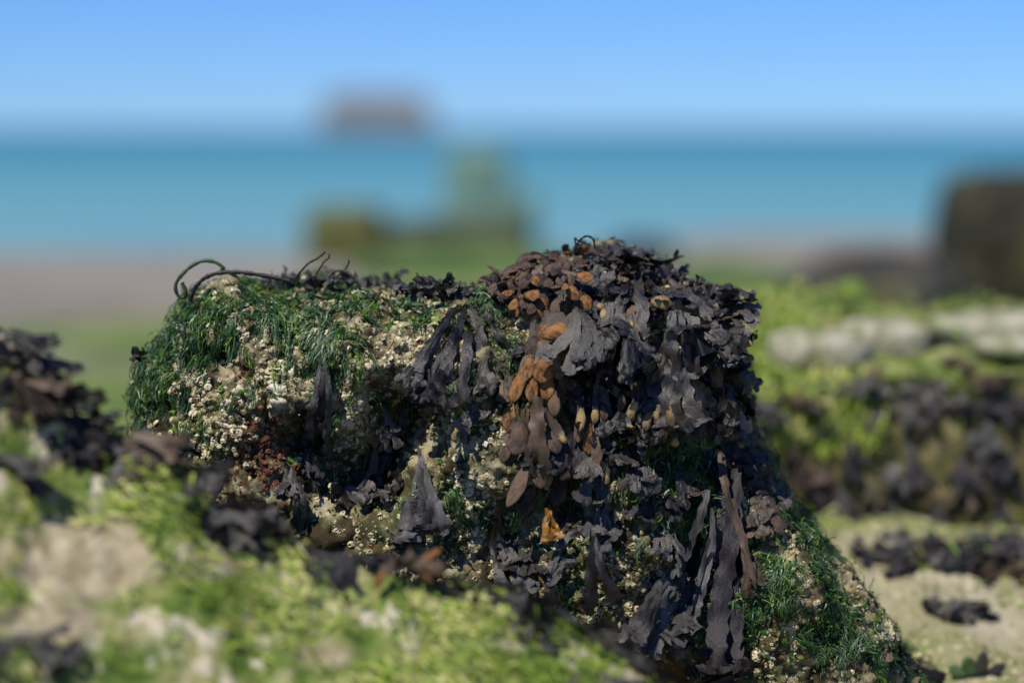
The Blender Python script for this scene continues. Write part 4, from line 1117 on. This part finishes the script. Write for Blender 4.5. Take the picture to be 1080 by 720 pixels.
# ------------------------------------------------------------------ ledge on the right
xs = np.linspace(0.16, 1.7, 360); ysl = np.concatenate([np.linspace(2.75, 3.2, 200), np.linspace(3.205, 3.95, 150)])
X, Y = np.meshgrid(xs, ysl)
Pn = np.stack([X.ravel(), Y.ravel(), 0 * X.ravel()], 1)
fy = 2.99 + 0.09 * fbm(Pn * np.array([1.6, 0, 0]) + 4, 3, 61).reshape(X.shape) + 0.06 * fbm(np.stack([X.ravel() * 9, 0 * X.ravel(), 0 * X.ravel()], 1), 2, 62).reshape(X.shape)
up = smooth(fy - .06, fy + .05, Y)
top = 0.245 + 0.105 * smooth(2.95, 3.42, Y) + 0.015 * smooth(.5, .9, X)
far = smooth(3.8, 3.42, Y) * smooth(0.20, 0.31, X)
Zl = top * up * far
Zl += (0.035 * fbm(Pn * 5, 3, 63) + 0.024 * fbm(Pn * 16, 3, 64) + .012 * fbm(Pn * 45, 3, 65)).reshape(X.shape) * up * (0.3 + .7 * far)
lme = grid_mesh('rock_ledge', X, Y, Zl, M['shelf'])
lme.materials.append(M['cave_rock'])
lco, lno = read_np(lme)
fl = np.zeros(len(lme.polygons), dtype=np.int32)
pn = np.empty(len(lme.polygons) * 3, dtype=np.float32); lme.polygons.foreach_get('normal', pn); pn = pn.reshape(-1, 3)
fl[(pn[:, 2] < 0.72)] = 1
lme.polygons.foreach_set('material_index', fl)
lg_ = link('rock_ledge', lme)
tag(lg_, 'low rock ledge behind the boulder, green on top with a brown weedy face', 'rock')
LB = bvh_of(lme)
GB = bvh_of(gme)
wt = (lco[:, 2] > 0.2) * (0.03 + smooth(-.1, .15, fbm(lco * 3.5, 3, 16))) * (lco[:, 0] < 1.0)
strands('green_turf', LB, roots_from(lco, lno, wt, 3500), 0.022, M['algae_front'], 'green algae turf over the rock ledge behind at right', per=6, spread=.010, width=.0014, steps=3, lift=.010, down=Vector((0, -.6, -.7)), wild=.6)
def bplant(bvh, px, py, label, ln, mat_='wrack', n_=6, width=.010, hang=False, **kw):
    l, n = hit(bvh, px, py)
    if l is None: return
    if hang: ds_ = [Vector((random.uniform(-.5, .5), -.4, -.6)) for _ in range(n_)]
    else: ds_ = [Vector((math.cos(a), random.uniform(-.5, .3), -.1)) for a in [random.uniform(0, 6.28) for _ in range(n_)]]
    pr = dict(levels=2, wave=.5, clr=.006, curl=.15, grav=.10, ds=.012)
    pr.update(kw)
    plant(bvh, l + n * .008, n, ds_, label, material=mat_, length=ln, width=width, **pr)
LW = [(800, 428, 'dark wrack bunch on the ledge top nearest the boulder'), (835, 425, 'brownish wrack bunch on the ledge top, second from the boulder', 'wrack_brown'), (868, 412, 'dark wrack bunch on the ledge top, third from the boulder'),
      (900, 405, 'dark wrack bunch with raised end in the middle of the ledge top'), (935, 432, 'small dark wrack below the middle of the ledge top'), (1040, 430, 'black wrack along the ledge brink near the right edge', 'wrack_black'),
      (1070, 420, 'black wrack at the ledge brink cut by the right edge', 'wrack_black'), (1065, 372, 'dark wrack high on the ledge top by the right edge'), (990, 428, 'sparse dark wrack on the ledge top at right')]
for r_ in LW: bplant(LB, r_[0], r_[1], r_[2], .058, r_[3] if len(r_) > 3 else 'wrack')
LH = [(850, 490, 'dark wrack hanging down the ledge face just right of the boulder'), (880, 520, 'black wrack hanging in the deepest shade of the ledge face'), (915, 500, 'brown wrack hanging on the middle of the ledge face'), (945, 490, 'dark wrack hanging beside the pale patch of the ledge face'),
      (985, 510, 'grey wrack hanging over the pale patch of the ledge face'), (1020, 500, 'dark wrack hanging on the ledge face toward the right'), (1060, 480, 'dark wrack curtain on the ledge face at the right edge'), (840, 540, 'black wrack at the foot of the ledge beside the boulder'), (1040, 450, 'black wrack curling over the ledge brink on the right')]
for k, (px, py, lb) in enumerate(LH): bplant(LB, px, py, lb, .065, ['wrack_brown', 'wrack_black', 'rec_brown', 'wrack', 'rec_brown'][k % 5], hang=True, n_=5)
for k, (px, py) in enumerate(((1010, 388), (1000, 362), (1045, 400), (975, 412))):
    bplant(LB, px, py, 'thin dark wrack smear, ' + ordn[k] + ' of those scattered over the green ledge top', .035, 'wrack' if k % 2 else 'wrack_brown', n_=6, width=.010)
for rw, (rn, py_) in enumerate((('upper', 470), ('lower', 520))):
    for k, px in enumerate(range(830 + rw * 30, 1080, 64)):
        bplant(LB, px, py_ + random.uniform(-10, 10), ('leftmost', 'second', 'third', 'fourth', 'fifth', 'sixth', 'seventh', 'eighth', 'ninth')[k] + ' in the ' + rn + ' row of weed curtains on the ledge face', .10,
               random.choice(['wrack_brown', 'wrack_black', 'rec_brown', 'wrack_black']), hang=True, n_=3, width=.008)
GW = [(955, 592, 'dark wrack at the left end of the strip lying on the flat shelf'), (985, 590, 'dark wrack second along the strip on the flat shelf'), (1015, 585, 'dark wrack in the middle of the strip on the flat shelf'), (1045, 580, 'thick dark wrack in the strip on the flat shelf'),
      (1072, 578, 'dark wrack of the strip cut by the right edge'), (1062, 602, 'brown wrack under the strip near the right edge'), (930, 590, 'thin outlying wrack left of the strip on the flat shelf'), (1010, 645, 'small dark wrack scrap on the pale lower shelf'), (1060, 545, 'small dark wrack above the strip at right')]
for k, (px, py, lb) in enumerate(GW): bplant(GB, px, py, lb, .06 if k > 5 else .085, 'wrack_brown' if k == 5 else 'wrack', n_=10, width=.012, grav=.05)
gco, gno = read_np(gme)
wg = (0.5 + smooth(2.65, 2.95, gco[:, 1])) * ((gco[:, 1] > 2.3) & (gco[:, 1] < 5) & (np.abs(gco[:, 0] / np.maximum(gco[:, 1], 1)) < .28)) * (0.02 + smooth(-.1, .2, fbm(gco * 2.5, 3, 19)))
strands('green_turf', GB, roots_from(gco, gno, wg.astype(float), 7000), 0.018, M['algae_front'], 'low yellow-green algae on the flat shelf round and behind the boulder', per=6, spread=.010, width=.0012, steps=3, lift=.004, down=Vector((.5, -.4, -.1)), wild=.6)

wgg = ((gco[:, 1] > 2.35) & (gco[:, 1] < 3.1) & (gco[:, 0] > .1) & (gco[:, 0] < .8)) * (.1 + smooth(0, .25, fbm(gco * 9, 3, 88)))
tag(barnacles('shell_grit', gco, gno, wgg, 9000, None, M['barnacle'], .0012, .005), 'pale shell grit and barnacle crumbs on the flat rock at lower right', 'shell grit')

# sprig at lower right foot
M['sprig'] = mat('dull_green_sprig', [(0.35, (0.03, 0.06, 0.015)), (0.6, (0.10, 0.17, 0.06))], scale=40, rough=.5, bump=.3, bscale=120)
l, n = hit(GB, 1030, 716)
e = empty('sea_lettuce_sprig', l, 'small sprig with a rounded green leaf beside the boulder tail at lower right', 'seaweed')
for dx, ln, wd, mm in ((-.3, .022, .018, 'sprig'), (.15, .026, .016, 'wrack'), (.8, .024, .012, 'wrack_grey'), (-.9, .022, .014, 'sprig')):
    add_receptacle(e, l, l + Vector((dx * .012, 0, .006)), Vector((dx, -.1, .8 - abs(dx) * .5)), Vector((0, -1, .2)).normalized(), ln, wd, 'rec_purple').name = 'leaf'
    o = e.children[-1]; o.data = o.data.copy(); o.data.materials.clear(); o.data.materials.append(M[mm]); 

# ------------------------------------------------------------------ boulders and old concrete beyond
def boulder(name, px0, px1, ptop, Yd, depth, material, label, cat='rock', base=None, p=3.0, vox=None, rough_=1.0, tilt=0):
    a_, b_ = at(px0, ptop, Yd), at(px1, ptop, Yd)
    z0 = base if base is not None else float(ground_z(np.array([[(a_.x + b_.x) / 2]]), np.array([[Yd]]))[0, 0]) - .08
    w, h = (b_.x - a_.x) / 2, (a_.z - z0) / 2
    V_, F_ = ball((0, 0, h), (w, depth / 2, h), (40, 24), p)
    vox = vox or max(w, h) / 22
    sc = 1 / (2 * max(w, h))
    me = solid(name, V_, F_, vox, material, [(3.2 * sc * 1.5, .16 * h * rough_, 3, int(px0), False), (12 * sc, .07 * h * rough_, 3, int(px1), False), (30 * sc, .03 * h * rough_, 2, 7, False)])
    o = link(name, me, loc=((a_.x + b_.x) / 2, Yd + depth / 2, z0))
    o.rotation_euler.y = R(tilt)
    return tag(o, label, cat)
def flat_stone(px0, px1, ptop, Yd, th_, label, m_='pale_stone', depth=.14, nm='pale_boulder', cat='rock'):
    z_ = at(px0, ptop, Yd).z
    boulder(nm, px0, px1, ptop, Yd, depth, M[m_], label, cat, base=z_ - th_, vox=.0045, rough_=1.5, p=3.0)
flat_stone(812, 925, 352, 3.10, .06, 'long pale bare stone lying on the ledge top right of the boulder')
flat_stone(890, 990, 340, 3.17, .06, 'pale bare stone behind the long one on the ledge top')
flat_stone(985, 1130, 333, 3.24, .05, 'farthest flat pale stone of the ledge top, reaching the right edge')
flat_stone(1035, 1110, 358, 3.1, .03, 'low pale stone in front of the farthest flat one at the right edge')
boulder('mossy_stone', 882, 925, 298, 3.7, .07, M['green_bright'], 'small green stone with a pale cap on the skyline of the shelf', p=2, vox=.005, base=.26)
boulder('mossy_stone', 832, 876, 308, 3.65, .07, M['green_bright'], 'small green stone left of the one with a pale cap', p=2, vox=.005, base=.26)
boulder('green_rock', 690, 860, 280, 10.5, .8, M['green_mound'], 'wide green weedy rock right of the boulder shoulder', p=2.2)
boulder('green_rock', 360, 640, 266, 11.5, 1.0, M['green_mound'], 'wide green weedy rock seen over the crest of the boulder', p=2.4)
boulder('dark_rock', 850, 1045, 270, 8.4, .9, M['block_dark'], 'low dark weedy rock left of the tall dark block', p=2.4)
boulder('dark_rock', 640, 720, 252, 14, .6, M['block_dark'], 'small dark rock just above the right shoulder', p=2.2)
boulder('concrete_block', 316, 405, 219, 14, .7, M['block_olive'], 'squat olive-yellow weedy block left of the pale green pillar', 'concrete block', p=5, rough_=.6)
boulder('concrete_block', 400, 565, 232, 15, .8, M['block_drab'], 'long low dark block between the olive block and the pillar foot', 'concrete block', p=5, rough_=.6)
boulder('concrete_block', 1016, 1150, 184, 9.2, .8, M['block_tall'], 'tall dark weedy block cut by the right edge of the picture', 'concrete block', p=5, rough_=.8)
boulder('concrete_pillar', 468, 538, 153, 24, .7, M['block_green'], 'tall grey-green pillar standing against the turquoise sea', 'concrete pillar', p=6, rough_=.3)
boulder('concrete_block', 530, 566, 200, 24, .6, M['block_green'], 'grey-green stump joined to the right side of the pillar', 'concrete block', p=5, rough_=.4)

# far caisson
D = 1400.0
cx = at(397, 130, D).x
ca = empty('harbour_caisson', (cx, D, SEA_Z), 'long brown-grey concrete caisson on the horizon', 'caisson')
def box(name, x0, x1, y0, y1, z0, z1, parent, material, nx=1):
    V_ = [(x0, y0, z0), (x1, y0, z0), (x1, y1, z0), (x0, y1, z0), (x0, y0, z1), (x1, y0, z1), (x1, y1, z1), (x0, y1, z1)]
    F_ = [(0, 3, 2, 1), (4, 5, 6, 7), (0, 1, 5, 4), (1, 2, 6, 5), (2, 3, 7, 6), (3, 0, 4, 7)]
    return link(name, mesh_np(name, V_, F_, material, False), parent)
box('hull', -29, 29, 0, 16, -2, 17, ca, M['caisson'])
box('footing', -31, 31, -2, 18.2, -2, 4, ca, M['caisson'])
for k in range(9):
    box('wall_panel', -29 + k * 6.5 + .4, -29 + k * 6.5 + 5.6, -.35, -.003, 4.01, 16, ca, M['caisson'])
box('upper_wall', -24, 12, 3, 13, 17.003, 21, ca, M['caisson'])
box('tower', 14, 22, 4, 12, 17.003, 22, ca, M['caisson'])
ca.scale = (1.12, 1.12, 1.05)
print('objects', len(bpy.data.objects))
